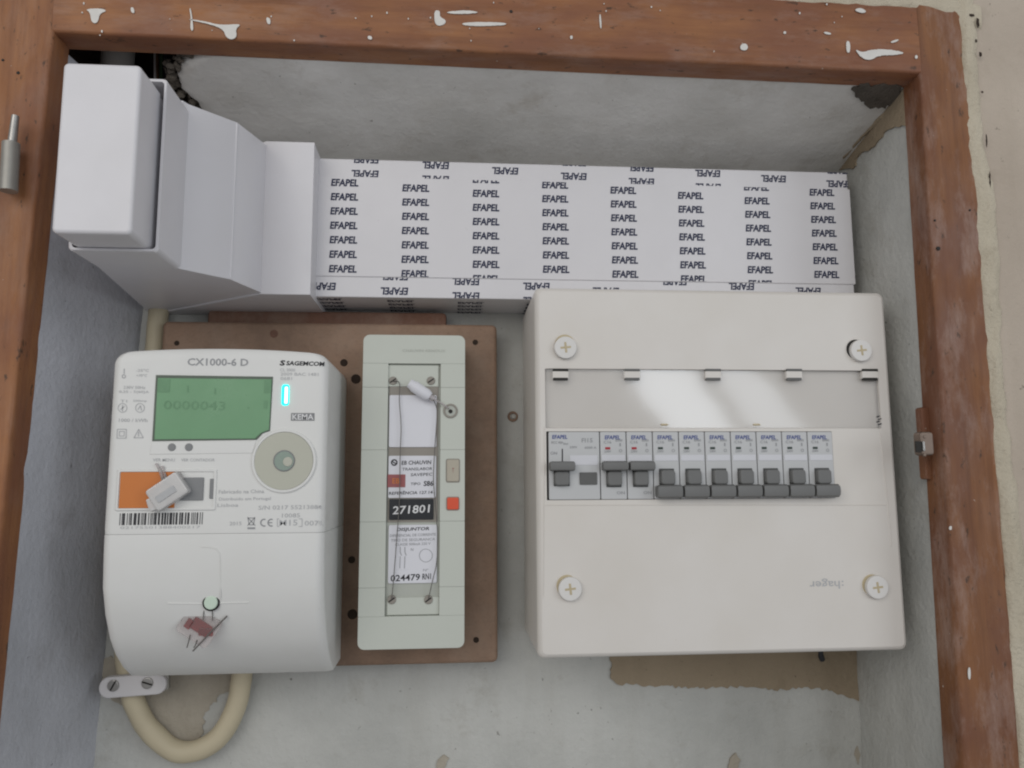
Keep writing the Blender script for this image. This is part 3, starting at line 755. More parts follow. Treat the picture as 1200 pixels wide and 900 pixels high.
secs = []; R = .0075; MB = BD - .0006
zt_m = mtop - .0005
for k in range(7):
    t = k / 6 * PI / 2; dx = R * (1 - math.cos(t)); z = zt_m - R + R * math.sin(t)
    secs.append(usection(mxl + dx, mxr - dx, MD + (.0025 * (1 - math.cos(t))), MB, z, .006, 5, arch(1)))
secs.reverse()
for t in (.15, .4, .7, .97): secs.append(usection(mxl, mxr, MD, MB, lerp(zt_m - R, mseam, t), .006, 5, arch(max(0, 1 - t * 1.6))))
secs.append(usection(mxl + .0002, mxr - .0002, MD + .0002, MB, mseam + .00012, .006))
bm = BM(); loops_skin(bm, secs, True, True); housing = part('housing', bm, 'meter', meter, smooth=40)
# terminal cover sweeping back towards its foot
secs = [usection(mxl + .0002, mxr - .0002, MD + .0002, MB, mseam - .00008, .006), usection(mxl, mxr, MD, MB, mseam - .0006, .006)]
prof = []
for px, py in ((115.5, 650), (116, 690), (119, 722), (124.5, 750), (131, 768), (140, 783), (149, 792)):
    x, z = ray(px, py); D = max(mxl / x, MD); prof.append((D, z * D))
for D, z in prof: secs.append(usection(mxl, mxr, D, MB, z, .0065))
D, z = prof[-1]; secs.append(usection(mxl + .0015, mxr - .0015, min(D + .008, MB - .008), MB, z - .0022, .005)); 
bm = BM(); loops_skin(bm, secs, True, True); cover = part('terminal_cover', bm, 'meter', meter, smooth=60)
def cover_D(z):
    pr = [(MD, mseam)] + prof
    for (d0, z0), (d1, z1) in zip(pr, pr[1:]):
        if z1 <= z <= z0: return lerp(d0, d1, (z0 - z) / max(1e-6, z0 - z1))
    return prof[-1][0]
def on_cover(px, py, off=0):
    D = MD
    for _ in range(8): D = cover_D(ray(px, py)[1] * D)
    return at(px, py, D - off)
S = MD - .0002                                   # print level
# display
bm = BM(); pts = [(183, 439.5), (320, 441.5), (316.5, 505), (308, 508), (301, 515.5), (178.5, 517)]
body(bm, [(lambda v: (v.x, v.z))(at(*p, MD)) for p in pts], MD - .0006, MD + .001, .0003, 2); disp = part('display', bm, 'lcd_dark', meter)
bm = BM(); pts = [(185, 443), (318.5, 444.5), (315.3, 503.5), (306, 507.5), (299, 514), (181, 515)]
body(bm, [(lambda v: (v.x, v.z))(at(*p, MD - .0006)) for p in pts], MD - .0009, MD, .0002, 1); part('screen', bm, 'lcd', disp)
bm = BM(); sd = MD - .0011
write_px(bm, '0000043', 228, 475, 68, 10, sd, math.radians(-1), 0, 0); write_px(bm, '1', 311, 474, 4, 9, sd)
stroke_px(bm, [(220, 452), (220, 460)], 1.3, sd); stroke_px(bm, [(252, 455), (252, 462)], 1.3, sd); stroke_px(bm, [(290, 478), (292, 478)], 2, sd)
part('digits', bm, 'lcd_ink', disp, smooth=0)
for px, py, w in ((192, 452, 14), (313.5, 453, 8)):
    bm = BM(); stroke_px(bm, [(px - w / 2, py), (px + w / 2, py)], 15, sd); part('corner_symbol', bm, 'lcd_ink', disp, smooth=0, normals=False)
# strip with two push buttons below the display
bm = BM(); pts = [(178.5, 518.2), (300, 517), (296, 531), (175.5, 532.5)]
body(bm, [(lambda v: (v.x, v.z))(at(*p, MD)) for p in pts], MD - .0005, MD + .001, .0003, 2); strip = part('button_strip', bm, 'meter', meter)
for px in (201, 221):
    bm = BM(); disc(bm, at(px, 524, MD - .0012), .0024, .001, .0005, 18); part('button', bm, 'grey_key', strip)
# lit lamp
bm = BM(); box_px(bm, (330, 450.5), (338.5, 475), MD - .0008, MD + .001, .0004, .0016); ld = part('status_lamp', bm, 'led', meter)
bm = BM(); box_px(bm, (333.3, 453), (337.3, 473), MD - .0010, MD, .0002, .0008); part('lamp_core', bm, 'led_core', ld)
# optical port
c = at(332.5, 540, MD)
bm = BM(); ring(bm, at(332.5, 540, MD - .0013), .0178, .0199, .002, 48); pr = part('port_collar', bm, 'meter', meter)
bm = BM(); disc(bm, at(332.5, 540, MD - .0010), .01785, .002, .0003, 48); part('port_face', bm, 'port', pr)
bm = BM(); disc(bm, at(332.8, 540, MD - .0016), .0064, .002, .0006, 32); part('port_eye', bm, 'port_eye', pr)
bm = BM(); ring(bm, at(332.8, 540, MD - .0017), .0058, .0066, .001, 32); part('eye_rim', bm, 'grey_key', pr)
bm = BM(); disc(bm, at(337, 541, MD - .0021), .0030, .001, .0006, 20); part('lens', bm, 'port', pr)
# module window: orange slide, grey key, slot
x0, x1, z0, z1 = rect_px((137.5, 550.5), (253, 597.5), MD)
bm = BM(); T2 = .0011
def lpw(i, D): return [(x, D, z) for x, z in rrect(x0 + i, x1 - i, z0 + i, z1 - i, .0008, 3)]
loops_skin(bm, [lpw(-.0004, MD + .0008), lpw(-.0004, MD - .0005), lpw(0, MD - .0009), lpw(T2, MD - .0009), lpw(T2, MD + .0006)], False, False); win = part('module_window', bm, 'meter', meter)
bm = BM(); box_px(bm, (140, 553), (205, 595.5), MD - .0005, MD + .001, .0003); part('slide', bm, 'orange', win)
bm = BM(); box_px(bm, (211, 559.5), (238, 586.5), MD - .0011, MD + .001, .0004); part('key', bm, 'grey_key', win)
bm = BM(); box_px(bm, (245.5, 561), (251, 584.5), MD - .0007, MD + .001, .0003); part('slot', bm, 'grey_key', win)
# print
bm = BM(); write_px(bm, 'CX1000-6 D', 255.5, 424.3, 68, 8.6, S, math.radians(-.2), .018, 0); part('model_lettering', bm, 'grey_ink', meter, smooth=0)
bm = BM(); write_px(bm, 'SAGEMCOM', 358, 426, 44, 5.2, S, math.radians(-1), .03, .12)
write_px(bm, 'S', 331, 425.3, 6.3, 6.4, S, 0, .04, .12); part('maker_lettering', bm, 'black_ink', meter, smooth=0)
bm = BM(); x0, x1, z0, z1 = rect_px((341, 484), (368.5, 493), S); box(bm, x0, x1, MD - .0003, MD + .0005, z0, z1, .0001); bd = part('badge', bm, 'grey_key', meter)
bm = BM(); write_px(bm, 'KEMA', 355, 488.5, 24, 6.5, MD - .0005, 0, .02); part('lettering', bm, 'white_ink', bd, smooth=0)
bm = BM()
for s, px, py, w, h in (('CL 2000', 337, 433.5, 17, 3.6), ('2009 BAC 1481', 351, 438.5, 43, 3.6), ('0681', 335.5, 443.5, 13, 3.6),
        ('-25°C', 167, 434, 14, 3.2), ('+70°C', 166, 440, 12, 3.2), ('230V 50Hz', 157.5, 454, 24, 3.4), ('0,25 - 5(60)A', 157, 459.5, 33, 3.6),
        ('T1', 145, 470, 7, 3), ('500imp', 164, 470, 15, 3), ('1000 / kWh', 156, 492.5, 31, 4), ('VER MENU', 192, 539, 24, 3.4), ('VER CONTADOR', 232, 539, 37, 3.4),
        ('Fabricado na China', 283, 576, 50, 4.2), ('Distribuido em Portugal', 287, 585, 57, 4.4), ('Lisboa', 267, 592, 23, 3.8), ('S/N 0217 55213884', 340, 594.5, 70, 4.6),
        ('10085', 341, 604, 20, 4.6), ('2015', 276, 613.5, 13, 4), ('M15', 338, 612.5, 20, 6.5), ('0071', 367, 613, 19, 5.5)):
    write_px(bm, s, px, py, w, h, S, math.radians(.4 if py > 560 else -.3), .006, .0)
for px in (143.5, 164): stroke_px(bm, circle_px(px, 478, 5.2, 18), .8, S)
stroke_px(bm, [(143.5, 474.5), (143.5, 482)], 1, S); stroke_px(bm, [(141, 480), (146, 476)], 1, S); stroke_px(bm, [(161.5, 480), (164.5, 475.5), (166, 481)], 1, S)
stroke_px(bm, [(137.5, 503), (148, 503), (147.6, 513.5), (137, 513.5), (137.5, 503)], .9, S); stroke_px(bm, [(140, 505.5), (145.6, 505.5), (145.3, 511), (139.8, 511), (140, 505.5)], .8, S)
stroke_px(bm, [(162.5, 503), (167.8, 513), (157, 513), (162.5, 503)], 1, S); stroke_px(bm, [(162.5, 506), (162.3, 511.5)], 1.2, S)
stroke_px(bm, [(145.5, 432), (145.3, 438)], 1.2, S); stroke_px(bm, circle_px(145, 441, 2, 10), 1, S)
stroke_px(bm, [(327, 608), (325, 608), (325, 617), (327, 617)], .8, S); stroke_px(bm, [(350, 608), (354, 608), (354, 617), (350, 617)], .8, S)
tag(part('small_print', bm, 'pale_ink', meter, smooth=0, normals=False), kind='stuff')
bm = BM()
for px in (309.5, 318):
    a = circle_px(px, 612.5, 4, 16)[3:14]; stroke_px(bm, a, 1.4, S)
stroke_px(bm, [(314.5, 612.5), (319, 612.5)], 1.2, S)
stroke_px(bm, [(290.5, 607), (292, 615), (297, 615), (298.5, 607), (290.5, 607)], .9, S); stroke_px(bm, [(290, 606), (299, 616)], .9, S); stroke_px(bm, [(299, 606), (290, 616)], .9, S); stroke_px(bm, [(290, 619), (299, 619)], 2, S)
part('marks', bm, 'grey_ink', meter, smooth=0, normals=False)
bm = BM(); rnd = random.Random(3); px = 141.0
while px < 238:
    w = rnd.choice((.8, .8, 1.5, 2.1)); stroke_px(bm, [(px, 601.5 - (px - 141) * .012), (px - .9, 615.5 - (px - 141) * .012)], w, S); px += w + rnd.choice((.9, 1.2, 1.8))
part('barcode', bm, 'black_ink', meter, smooth=0, normals=False)
bm = BM(); write_px(bm, '02175501388400217', 188, 618, 86, 2.8, S, 0, 0); part('barcode_number', bm, 'pale_ink', meter, smooth=0)
# pressed arch and sealed screw on the cover
bm = BM(); tube(bm, [on_cover(px, py, .0001) for px, py in ((236, 641), (250, 642), (256, 646), (258, 655), (258.5, 690), (258.5, 703))], .00035, 6, 6); part('pressed_line', bm, 'meter', cover)
bm = BM(); tube(bm, [on_cover(px, py, .0001) for px, py in ((196, 707), (225, 707.5), (240, 707.5))], .0004, 6, 3); tube(bm, [on_cover(px, py, .0001) for px, py in ((252, 707), (270, 706.5), (292, 706))], .0004, 6, 3); part('pressed_line', bm, 'meter', cover)
c = on_cover(246.5, 706.5, .0020)
bm = BM(); ring(bm, c + Vector((0, .0008, 0)), .0040, .0052, .0022, 28); sc = part('screw_well', bm, 'dark_gap', cover)
bm = BM(); disc(bm, c, .0042, .003, .0010, 24); part('sealed_screw', bm, 'green_cap', sc)

# --- wire seals (each hangs on something else)
def wire_px(bm, pts, r, D, sub=5, seg=6): return tube(bm, [at(px, py, dd) for px, py, dd in [(p + (D,))[:3] if len(p) == 2 else p for p in pts]], r, seg, sub)
seal1 = thing('wire_seal', at(190, 597, MD - .004), 'crumpled milky white plastic seal hanging over the orange module window of the meter', 'seal', 'wire seals')
bm = BM(); a = math.radians(35); rot_box(bm, at(195, 576, MD - .0078), .0215, .0150, .0062, a, .0012)
rot_box(bm, at(183, 589, MD - .0066), .0110, .0080, .0045, a - .25, .0008); part('tag', bm, 'milky', seal1)
bm = BM(); rot_box(bm, at(194, 579, MD - .0084), .0125, .0042, .0008, a, .0002); part('band', bm, 'pale_ink', seal1)
bm = BM(); wire_px(bm, [(183, 543), (188, 553), (192, 566, MD - .006)], .0009, MD - .0015); wire_px(bm, [(190, 546), (193, 556), (196, 568, MD - .006)], .0009, MD - .0015); part('cord', bm, 'clear', seal1)
bm = BM(); rot_box(bm, at(204, 562, MD - .0045), .009, .007, .003, a, .0006); part('clasp', bm, 'clear', seal1)
seal2 = thing('wire_seal', at(232, 760, on_cover(232, 756).y), 'clear and red plastic seal with wire ends hanging below the meter screw', 'seal', 'wire seals')
cd = on_cover(238, 735, .004).y; a = math.radians(-33)
bm = BM(); rot_box(bm, at(233, 734, cd), .0225, .0185, .0014, a, .0004); part('tag', bm, 'clear', seal2)
bm = BM(); rot_box(bm, at(235, 735, cd - .0006), .0125, .0075, .0012, a, .0003); rot_box(bm, at(241, 741, cd - .0009), .0085, .0045, .0012, a + .5, .0003); rot_box(bm, at(221, 731, cd - .0006), .0040, .0060, .0012, a, .0003); part('red_insert', bm, 'seal_red', seal2)
bm = BM(); wire_px(bm, [(226, 763), (244, 744), (266, 722)], .00055, cd - .001); part('pin', bm, 'wire_steel', seal2)
bm = BM(); wire_px(bm, [(240, 709), (239, 716), (238, 727)], .0003, cd - .0012); wire_px(bm, [(248, 712), (249, 718), (249, 728)], .0003, cd - .0012)
wire_px(bm, [(223, 744), (221, 752), (219, 759)], .0004, cd - .001); wire_px(bm, [(231, 750), (229, 756), (227, 759)], .0004, cd - .001); part('wire', bm, 'wire_steel', seal2)

# ================================================================== OLD MAIN BREAKER
GD = .5350
gx0 = -.1145 * GD; gx1 = .0182 * GD; gz1 = .1925 * GD; gz0 = -.206 * GD
mb = thing('main_breaker', (0, BD, gz0), 'narrow grey green main breaker with red button and paper labels on the mounting board', 'breaker')
seams = [at(500, y, GD).z for y in (454, 527, 611, 688)]
rx0, rx1, rz0, rz1 = rect_px((453, 426), (515.5, 722), GD)
g = .00004
def slab(zhi, zlo, x0, x1, rt=0, rb=0):
    poly = []
    r = max(rt, 1e-4)
    bm = BM()
    pts = rrect(x0, x1, zlo, zhi, .0005, 2)
    return pts
def corner_poly(x0, x1, z0, z1, r_t, r_b):
    out = []
    for cx, cz, a, r in ((x1, z1, 0, r_t), (x0, z1, 90, r_t), (x0, z0, 180, r_b), (x1, z0, 270, r_b)):
        sx = -1 if a in (0, 270) else 1; sz = -1 if a in (0, 90) else 1
        for k in range(6):
            t = math.radians(a + 18 * k); out.append((cx + sx * r + r * math.cos(t), cz + sz * r + r * math.sin(t)))
    return out
bm = BM(); body(bm, corner_poly(gx0, gx1, rz1, gz1, .0045, .0005), GD, BD - .0006, .0003, 2); top_block = part('cover_section', bm, 'sage', mb)
bm = BM(); body(bm, corner_poly(gx0, gx1, gz0, rz0, .0005, .0045), GD, BD - .0006, .0003, 2); part('cover_section', bm, 'sage', mb)
zs = [rz1 - 1e-5] + seams + [rz0 + 1e-5]
for za, zb in zip(zs, zs[1:]):
    for xa, xb in ((gx0, rx0), (rx1, gx1)):
        bm = BM(); body(bm, rrect(xa, xb, zb + (g if zb != zs[-1] else 0), za - (g if za != zs[0] else 0), .0003, 2), GD, BD - .0006, .00022, 2); part('cover_section', bm, 'sage', mb)
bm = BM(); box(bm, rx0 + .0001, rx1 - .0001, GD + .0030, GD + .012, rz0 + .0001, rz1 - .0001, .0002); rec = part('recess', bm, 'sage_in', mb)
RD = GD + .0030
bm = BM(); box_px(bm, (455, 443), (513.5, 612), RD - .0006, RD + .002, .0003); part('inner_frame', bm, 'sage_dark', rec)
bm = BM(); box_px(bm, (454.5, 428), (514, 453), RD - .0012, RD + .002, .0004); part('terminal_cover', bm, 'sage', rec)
bm = BM(); box_px(bm, (453.5, 700), (514.5, 720.5), RD - .0012, RD + .002, .0004); part('terminal_cover', bm, 'sage', rec)
bm = BM(); box_px(bm, (456, 463), (511.5, 524), RD - .0016, RD, .0003, .001); blank = part('blank_label', bm, 'paper', rec)
bm = BM(); box_px(bm, (455, 534), (511, 583.5), RD - .0016, RD, .0003, .001); lab = part('type_label', bm, 'paper', rec)
bm = BM(); box_px(bm, (454, 556), (475, 571), RD - .0020, RD - .001, .0002); part('red_field', bm, 'maroon', lab)
LD = RD - .0018; al = math.radians(1.2)
bm = BM()
for s, px, py, w, h, b in (('EB CHAUVIN', 488, 542, 34, 4.6, .01), ('TRANSLABOR', 489, 549.5, 34, 3.2, 0), ('SAVEPEC', 494, 556, 25, 3.4, 0), ('TIPO', 487, 567, 11, 3, 0), ('S86', 502, 566.5, 11, 6, .02), ('REFERÊNCIA 127.141', 482.5, 577, 52, 4.4, .008)):
    write_px(bm, s, px, py, w, h, LD, al, b, .1)
stroke_px(bm, circle_px(462, 542, 3.2, 14), 1.6, LD); stroke_px(bm, [(460, 541), (464, 543.5)], 1.3, LD); part('lettering', bm, 'black_ink', lab, smooth=0, normals=False)
bm = BM(); write_px(bm, 'EB', 464, 563.5, 8, 6, RD - .0022, 0, .01); part('emblem', bm, 'orange', lab, smooth=0)
bm = BM(); box_px(bm, (456, 584.8), (508, 609), RD - .0018, RD, .0003); num = part('number_plate', bm, 'black_plate', rec)
bm = BM(); write_px(bm, '271801', 482, 597, 43, 9.2, RD - .0020, math.radians(2.5), .012, .12); part('lettering', bm, 'white_ink', num, smooth=0)
bm = BM(); box_px(bm, (455, 615), (512, 683.5), RD - .0014, RD, .0003, .0012); lab2 = part('circuit_label', bm, 'paper', rec)
LD = RD - .0016; bm = BM()
write_px(bm, 'DISJUNTOR', 484, 620.5, 37, 4.8, LD, al, .014, .15)
write_px(bm, '024479', 475, 677, 33, 7.2, LD, math.radians(2), .012, .05); write_px(bm, 'RN1', 500, 675.5, 10, 6.5, LD, math.radians(3), .012, .1)
part('lettering', bm, 'black_ink', lab2, smooth=0)
bm = BM()
for s, px, py, w, h in (('DIFERENCIAL DE CORRENTE', 484, 627, 52, 3), ('TIPO DE SEGURANCA', 484, 632.5, 50, 3), ('CLASSE 500mA 220 V', 484, 637.5, 40, 2.8), ('ESQUEMA', 472, 669, 14, 2.6), ('Nº', 499, 668, 6, 2.6), ('N', 483, 644, 3, 3)): write_px(bm, s, px, py, w, h, LD, al, .004, .05)
for px in (469, 474.5):
    stroke_px(bm, [(px, 641), (px, 647), (px + 1.6, 651)], .9, LD); stroke_px(bm, [(px, 652), (px - .3, 660), (px - .6, 666)], .8, LD)
stroke_px(bm, circle_px(499, 651, 7.6, 24), .6, LD); tag(part('small_print', bm, 'grey_ink', lab2, smooth=0, normals=False), kind='stuff')
for px, py in ((460.5, 446), (505, 446), (459, 703), (502, 703)):
    bm = BM(); disc(bm, at(px, py, RD - .0022), .0030, .003, .0008, 18); s = part('screw', bm, 'sage_dark', rec)
    bm = BM(); rot_box(bm, at(px, py, RD - .0024), .0048, .0009, .0005, .6, .0001); part('slot', bm, 'dark_gap', s)
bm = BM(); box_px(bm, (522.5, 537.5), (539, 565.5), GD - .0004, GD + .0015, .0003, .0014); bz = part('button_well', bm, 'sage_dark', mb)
bm = BM(); box_px(bm, (523.6, 538.6), (538, 564.2), GD - .0012, GD + .001, .0005, .0012); part('test_button', bm, 'beige_btn', bz)
bm = BM(); write_px(bm, 'T', 531, 551, 2, 5, GD - .0014, 0, 0); part('lettering', bm, 'maroon', bz, smooth=0)
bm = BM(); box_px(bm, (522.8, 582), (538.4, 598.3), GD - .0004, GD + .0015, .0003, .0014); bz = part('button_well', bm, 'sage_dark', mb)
bm = BM(); box_px(bm, (523.8, 583), (537.6, 597.2), GD - .0016, GD + .001, .0006, .0012); part('trip_button', bm, 'orange_btn', bz)
bm = BM(); disc(bm, at(528, 481.5, GD - .0006), .0052, .0015, .0004, 24); sw = part('screw_recess', bm, 'sage_in', mb)
bm = BM(); ring(bm, at(528, 481.5, GD - .0010), .0036, .0050, .001, 24); part('rim', bm, 'sage_dark', sw)
bm = BM(); disc(bm, at(528, 482, GD - .0012), .0014, .001, .0002, 14); part('bore', bm, 'dark_gap', sw)
bm = BM(); write_px(bm, 'CHAUVIN ARNOUX', 497, 411, 50, 3.2, GD - .0002, 0, 0); part('embossed_lettering', bm, 'sage_in', mb, smooth=0)
seal3 = thing('wire_seal', at(494, 470, GD - .004), 'white barrel seal on a wire across the old main breaker', 'seal', 'wire seals')
SD = GD - .0030
bm = BM(); tube(bm, [at(480, 449, SD), at(490, 456, SD), at(504, 465, SD)], [.0034, .0042, .0042, .0030], 12, 3); part('barrel', bm, 'paper', seal3)
bm = BM(); tube(bm, [at(503, 464, SD), at(509, 468, SD)], .0022, 10, 1); part('neck', bm, 'clear', seal3)
bm = BM(); wire_px(bm, [(509, 468), (518, 473), (526, 479, GD - .0014)], .0007, SD); part('cord', bm, 'clear', seal3)
bm = BM()
wire_px(bm, [(461, 447, RD - .0026), (468, 449), (468, 470), (470, 500), (469, 530), (468.5, 560), (468, 590), (465, 630), (462, 670), (459, 702, RD - .003)], .00032, GD - .0008)
wire_px(bm, [(507, 467, SD), (512, 480), (511, 505), (509.5, 525), (508, 560), (510, 590), (513, 630), (511.5, 660), (507, 680), (502, 702, RD - .003)], .00032, GD - .0008); part('wire', bm, 'wire_steel', seal3)

# ================================================================== DISTRIBUTION PANEL
PD = .5120
px0, px1, pz0, pz1 = .1110 * PD, .6015 * PD, -.2225 * PD, .2600 * PD
panel = thing('distribution_panel', (.5 * (px0 + px1), BACK, pz0), 'warm white square distribution panel with four cross screws and a row of breakers', 'electrical panel')
fx0, fx1, fz0, fz1 = rect_px((639, 433), (1031, 502), PD)         # flap opening
ax0, ax1, az0, az1 = rect_px((640.5, 505.5), (977, 585), PD)      # breaker opening
bx_1 = at(1036, 545, PD).x
bm = BM(); rc = .0045
def pl(i, D): return [(x, D, z) for x, z in rrect(px0 + i, px1 - i, pz0 + i, pz1 - i, rc, 5)]
loops_skin(bm, [pl(.0030, PD + .004), pl(.0030, BACK - .004), pl(0, BACK - .004), pl(0, PD + .006), pl(.0, PD + .0045), pl(.0003, PD + .0030), pl(.0014, PD + .0010), pl(.0030, PD + .0002)], False, False)
bm.faces.ensure_lookup_table(); part('casing', bm, 'panel', panel, smooth=50)
bm = BM(); box(bm, px0 + .002, px1 - .002, BACK - .0038, BACK - .001, pz0 + .002, pz1 - .002, .0005); part('back_plate', bm, 'panel', panel)
i = .0030; poly = rrect(px0 + i, px1 - i, pz0 + i, pz1 - i, rc - .0015, 5)
hole1 = rrect(fx0, fx1, fz0, fz1, .0008, 2); hole2 = rrect(ax0, ax1, az0, az1, .0004, 2)
bm = BM(); body(bm, poly, PD + .0001, PD + .0026, .0001, 1, (hole1, hole2), .0026, back=False); lidp = part('lid', bm, 'panel', panel, smooth=20)
bm = BM(); box(bm, fx0 - .001, fx1 + .001, PD + .0042, PD + .0055, fz0 - .001, fz1 + .001, .0002); part('flap_bed', bm, 'panel', panel)
# raised right border and fine seam lines of the lid
bm = BM(); gx = at(1034, 470, PD).x
tube(bm, [at(1031.5, 505, PD + .0001), at(1038, 570, PD + .0001), at(1043, 620, PD + .0001), at(1044, 640, PD + .0001)], .0005, 6, 6); tube(bm, [at(637, 592, PD + .0001), at(1040, 592, PD + .0001)], .00035, 6, 1); tube(bm, [at(638, 500, PD), at(637, 700, PD)], .00035, 6, 1)
part('seam', bm, 'panel', lidp)
# clear sliding flap, bowed outwards
bm = BM(); n = 18; rows = []
for j in range(n + 1):
    t = j / n; z = lerp(fz1 - .0006, fz0 + .0004, t); D = PD + .0008 - .00012 * math.sin(PI * t)
    rows.append([bm.verts.new((lerp(fx0 + .0005, fx1 - .0005, u / 40), D + .80 * (lerp(fx0, fx1, u / 40) - lerp(fx0, fx1, .5)) * (z - (fz0 + fz1) / 2) * .9 + .0001 * mnoise.noise(Vector((u * .12, j * .16, 2))), z)) for u in range(41)])
for a, b in zip(rows, rows[1:]):
    for k in range(40): bm.faces.new((a[k], a[k + 1], b[k + 1], b[k]))
flap = part('clear_flap', bm, 'flap', panel, smooth=180)
for k, px in enumerate((657, 741, 836, 931, 1020)):
    w = 9.5
    bm = BM(); box_px(bm, (px - w, 434.5), (px + w, 444), PD - .0009, PD + .002, .0006, .001); h = part('hinge_clip', bm, 'panel', flap)
    bm = BM(); box_px(bm, (px - w + .5, 432.2), (px + w - .5, 435.0), PD - .0011, PD + .001, .0001); box_px(bm, (px - w + 1, 442.6), (px + w - 1, 445.6), PD - .0011, PD + .001, .0001); part('clip_gap', bm, 'btn_grey' if k not in (0, 4) else 'dark_gap', h)
bm = BM()
for px, py, w, h in ((1029, 488, 2.0, 1.5), (1031, 491, 2, 1.2), (1029, 494, 2, 1.5), (1031, 497, 2.2, 1.4)): stroke_px(bm, [(px - w, py + .8), (px + w, py - .6)], h, PD - .0008)
part('mark', bm, 'black_ink', flap, smooth=0, normals=False)
for px in (779, 887):
    bm = BM(); box_px(bm, (px - 4, 496.5), (px + 4, 498.6), PD - .0004, PD + .001, .0002); part('grip_notch', bm, 'yellow_slot', flap)
# screws: white caps with a yellowed cross, standing off to one side of their wells
for px, py, ox, oy in ((663, 407, -1, -3), (1010, 410.5, -7, -1), (668.5, 690.5, -4, -4), (1029, 688.5, -7, -3)):
    c = at(px, py, PD - .0036); w = at(px + ox, py + oy, PD - .0002)
    bm = BM(); ring(bm, w, .0069, .0079, .0009, 32); well = part('screw_well', bm, 'panel', lidp)
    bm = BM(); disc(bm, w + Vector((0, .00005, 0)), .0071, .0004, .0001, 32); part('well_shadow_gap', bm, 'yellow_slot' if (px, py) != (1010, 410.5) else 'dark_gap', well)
    bm = BM(); disc(bm, c, .0077, .0032, .0009, 32); s = part('screw', bm, 'panel_screw', panel)
    bm = BM()
    for a in (0.1, 0.1 + PI / 2): rot_box(bm, c + Vector((0, -.0002 - .0001 * (a > 1), 0)), .0072, .0014, .0008, a, .0002)
    part('cross_slot', bm, 'yellow_slot', s)
bm = BM(); write_px(bm, 'hager', 966.5, 684, 37, 12, PD - .0001, PI, .006, .0); write_px(bm, ':', 987.5, 683.5, 2.4, 6, PD - .0001, PI, .01); part('lettering', bm, 'pale_ink', lidp, smooth=0)

# ------------------------------------------------------------------ breakers in the panel
BF = PD - .0006                                   # front face of the modules
mod = (ax1 - ax0) / 11.0
bh = az1 - az0 - .0006; bzc = (az0 + az1) / 2
def zpx(py): return at(800, py, BF).z - bzc
def module(root, w, lettering, extra):
    """one DIN module: body, label print, toggle; built round its own origin at the middle of its lower edge"""
    return None
def make_breaker(root, X, up, red):
    h2 = bh / 2; zc = bzc
    w = mod / 2 - .00025
    bm = BM(); body(bm, rrect(X - w, X + w, zc - h2, zc + h2, .0007, 3), BF, BF + .030, .0005, 2); part('body', bm, 'brk', root)
    bm = BM(); box(bm, X - w + .0008, X + w - .0008, BF - .0003, BF + .001, zc + zpx(540), zc + zpx(533), .0002); part('label_strip', bm, 'brk_label', root)
    bm = BM(); write(bm, 'EFAPEL', (X - .0004, BF - .0002, zc + zpx(512.5)), .0105, .0027, 0, .02, .1); part('lettering', bm, 'blue_ink', root, smooth=0)
    bm = BM()
    for s, dx, py, ww, hh in (('C16', -.0038, 518, .0052, .0020), ('6000', .0040, 516, .0048, .0016), ('230V', -.0038, 528.8, .0045, .0016), ('I', .0048, 521, .0009, .0022), ('O', .0050, 528, .0022, .0022)): write(bm, s, (X + dx, BF - .0002, zc + zpx(py)), ww, hh, 0, .01, 0)
    tag(part('small_print', bm, 'grey_ink', root, smooth=0), kind='stuff')
    bm = BM(); box(bm, X - .0055, X - .0020, BF - .0002, BF + .0005, zc + zpx(526.6), zc + zpx(523.8), .0001); part('indicator', bm, 'red_ink' if red else 'green_ink', root)
    # socket and toggle
    bm = BM(); box(bm, X - .0052, X + .0052, BF - .0004, BF + .001, zc + zpx(570.5), zc + zpx(549), .0003); part('socket', bm, 'toggle_socket', root)
    bm = BM(); hw = .0083
    if up: za, zb = zc + zpx(551.5), zc + zpx(540.5)
    else: za, zb = zc + zpx(583.5), zc + zpx(568)
    ls = []
    for x, k in ((-hw, .80), (-hw + .0004, .95), (-hw + .0010, 1), (hw - .0010, 1), (hw - .0004, .95), (hw, .80)):
        zm = (za + zb) / 2; hz = (zb - za) / 2 * k; D0 = BF - .0088
        ls.append([(X + x, BF - .0004, zm - hz * .85), (X + x, D0 + .002, zm - hz), (X + x, D0 + .0005, zm - hz * .75), (X + x, D0, zm), (X + x, D0 + .0005, zm + hz * .75), (X + x, D0 + .002, zm + hz), (X + x, BF - .0004, zm + hz * .85)])
    loops_skin(bm, ls); tg = part('toggle', bm, 'toggle', root, smooth=45)
    bm = BM(); sgn = 1 if up else -1                       # the rocker's drum between socket and grip
    zq = (za if up else zb)
    body(bm, rrect(X - .0049, X + .0049, min(zq, zq - sgn * .0098), max(zq, zq - sgn * .0098), .0020, 4), BF - .0042, BF - .0003, .0010, 3); part('drum', bm, 'toggle', tg)
def xmod(k): return ax0 + mod * (k + .5)
rcd = thing('residual_current_device', (ax0 + mod, BF + .03, bzc - bh / 2), 'double width light grey residual current switch with square test button in panel row', 'circuit breaker', 'modules in the panel row')
X = ax0 + mod; w = mod - .0003
bm = BM(); body(bm, rrect(X - w + .0012, X + w, bzc - bh / 2, bzc + bh / 2, .0007, 3), BF, BF + .03, .0005, 2); part('body', bm, 'brk', rcd)
bm = BM(); box_px(bm, (668, 533.5), (700.5, 545), BF - .0003, BF + .001, .0002); part('label_strip', bm, 'brk_label', rcd)
bm = BM(); write_px(bm, 'EFAPEL', 656, 512, 18, 4.6, BF - .0002, 0, .02, .1); part('lettering', bm, 'blue_ink', rcd, smooth=0)
bm = BM()
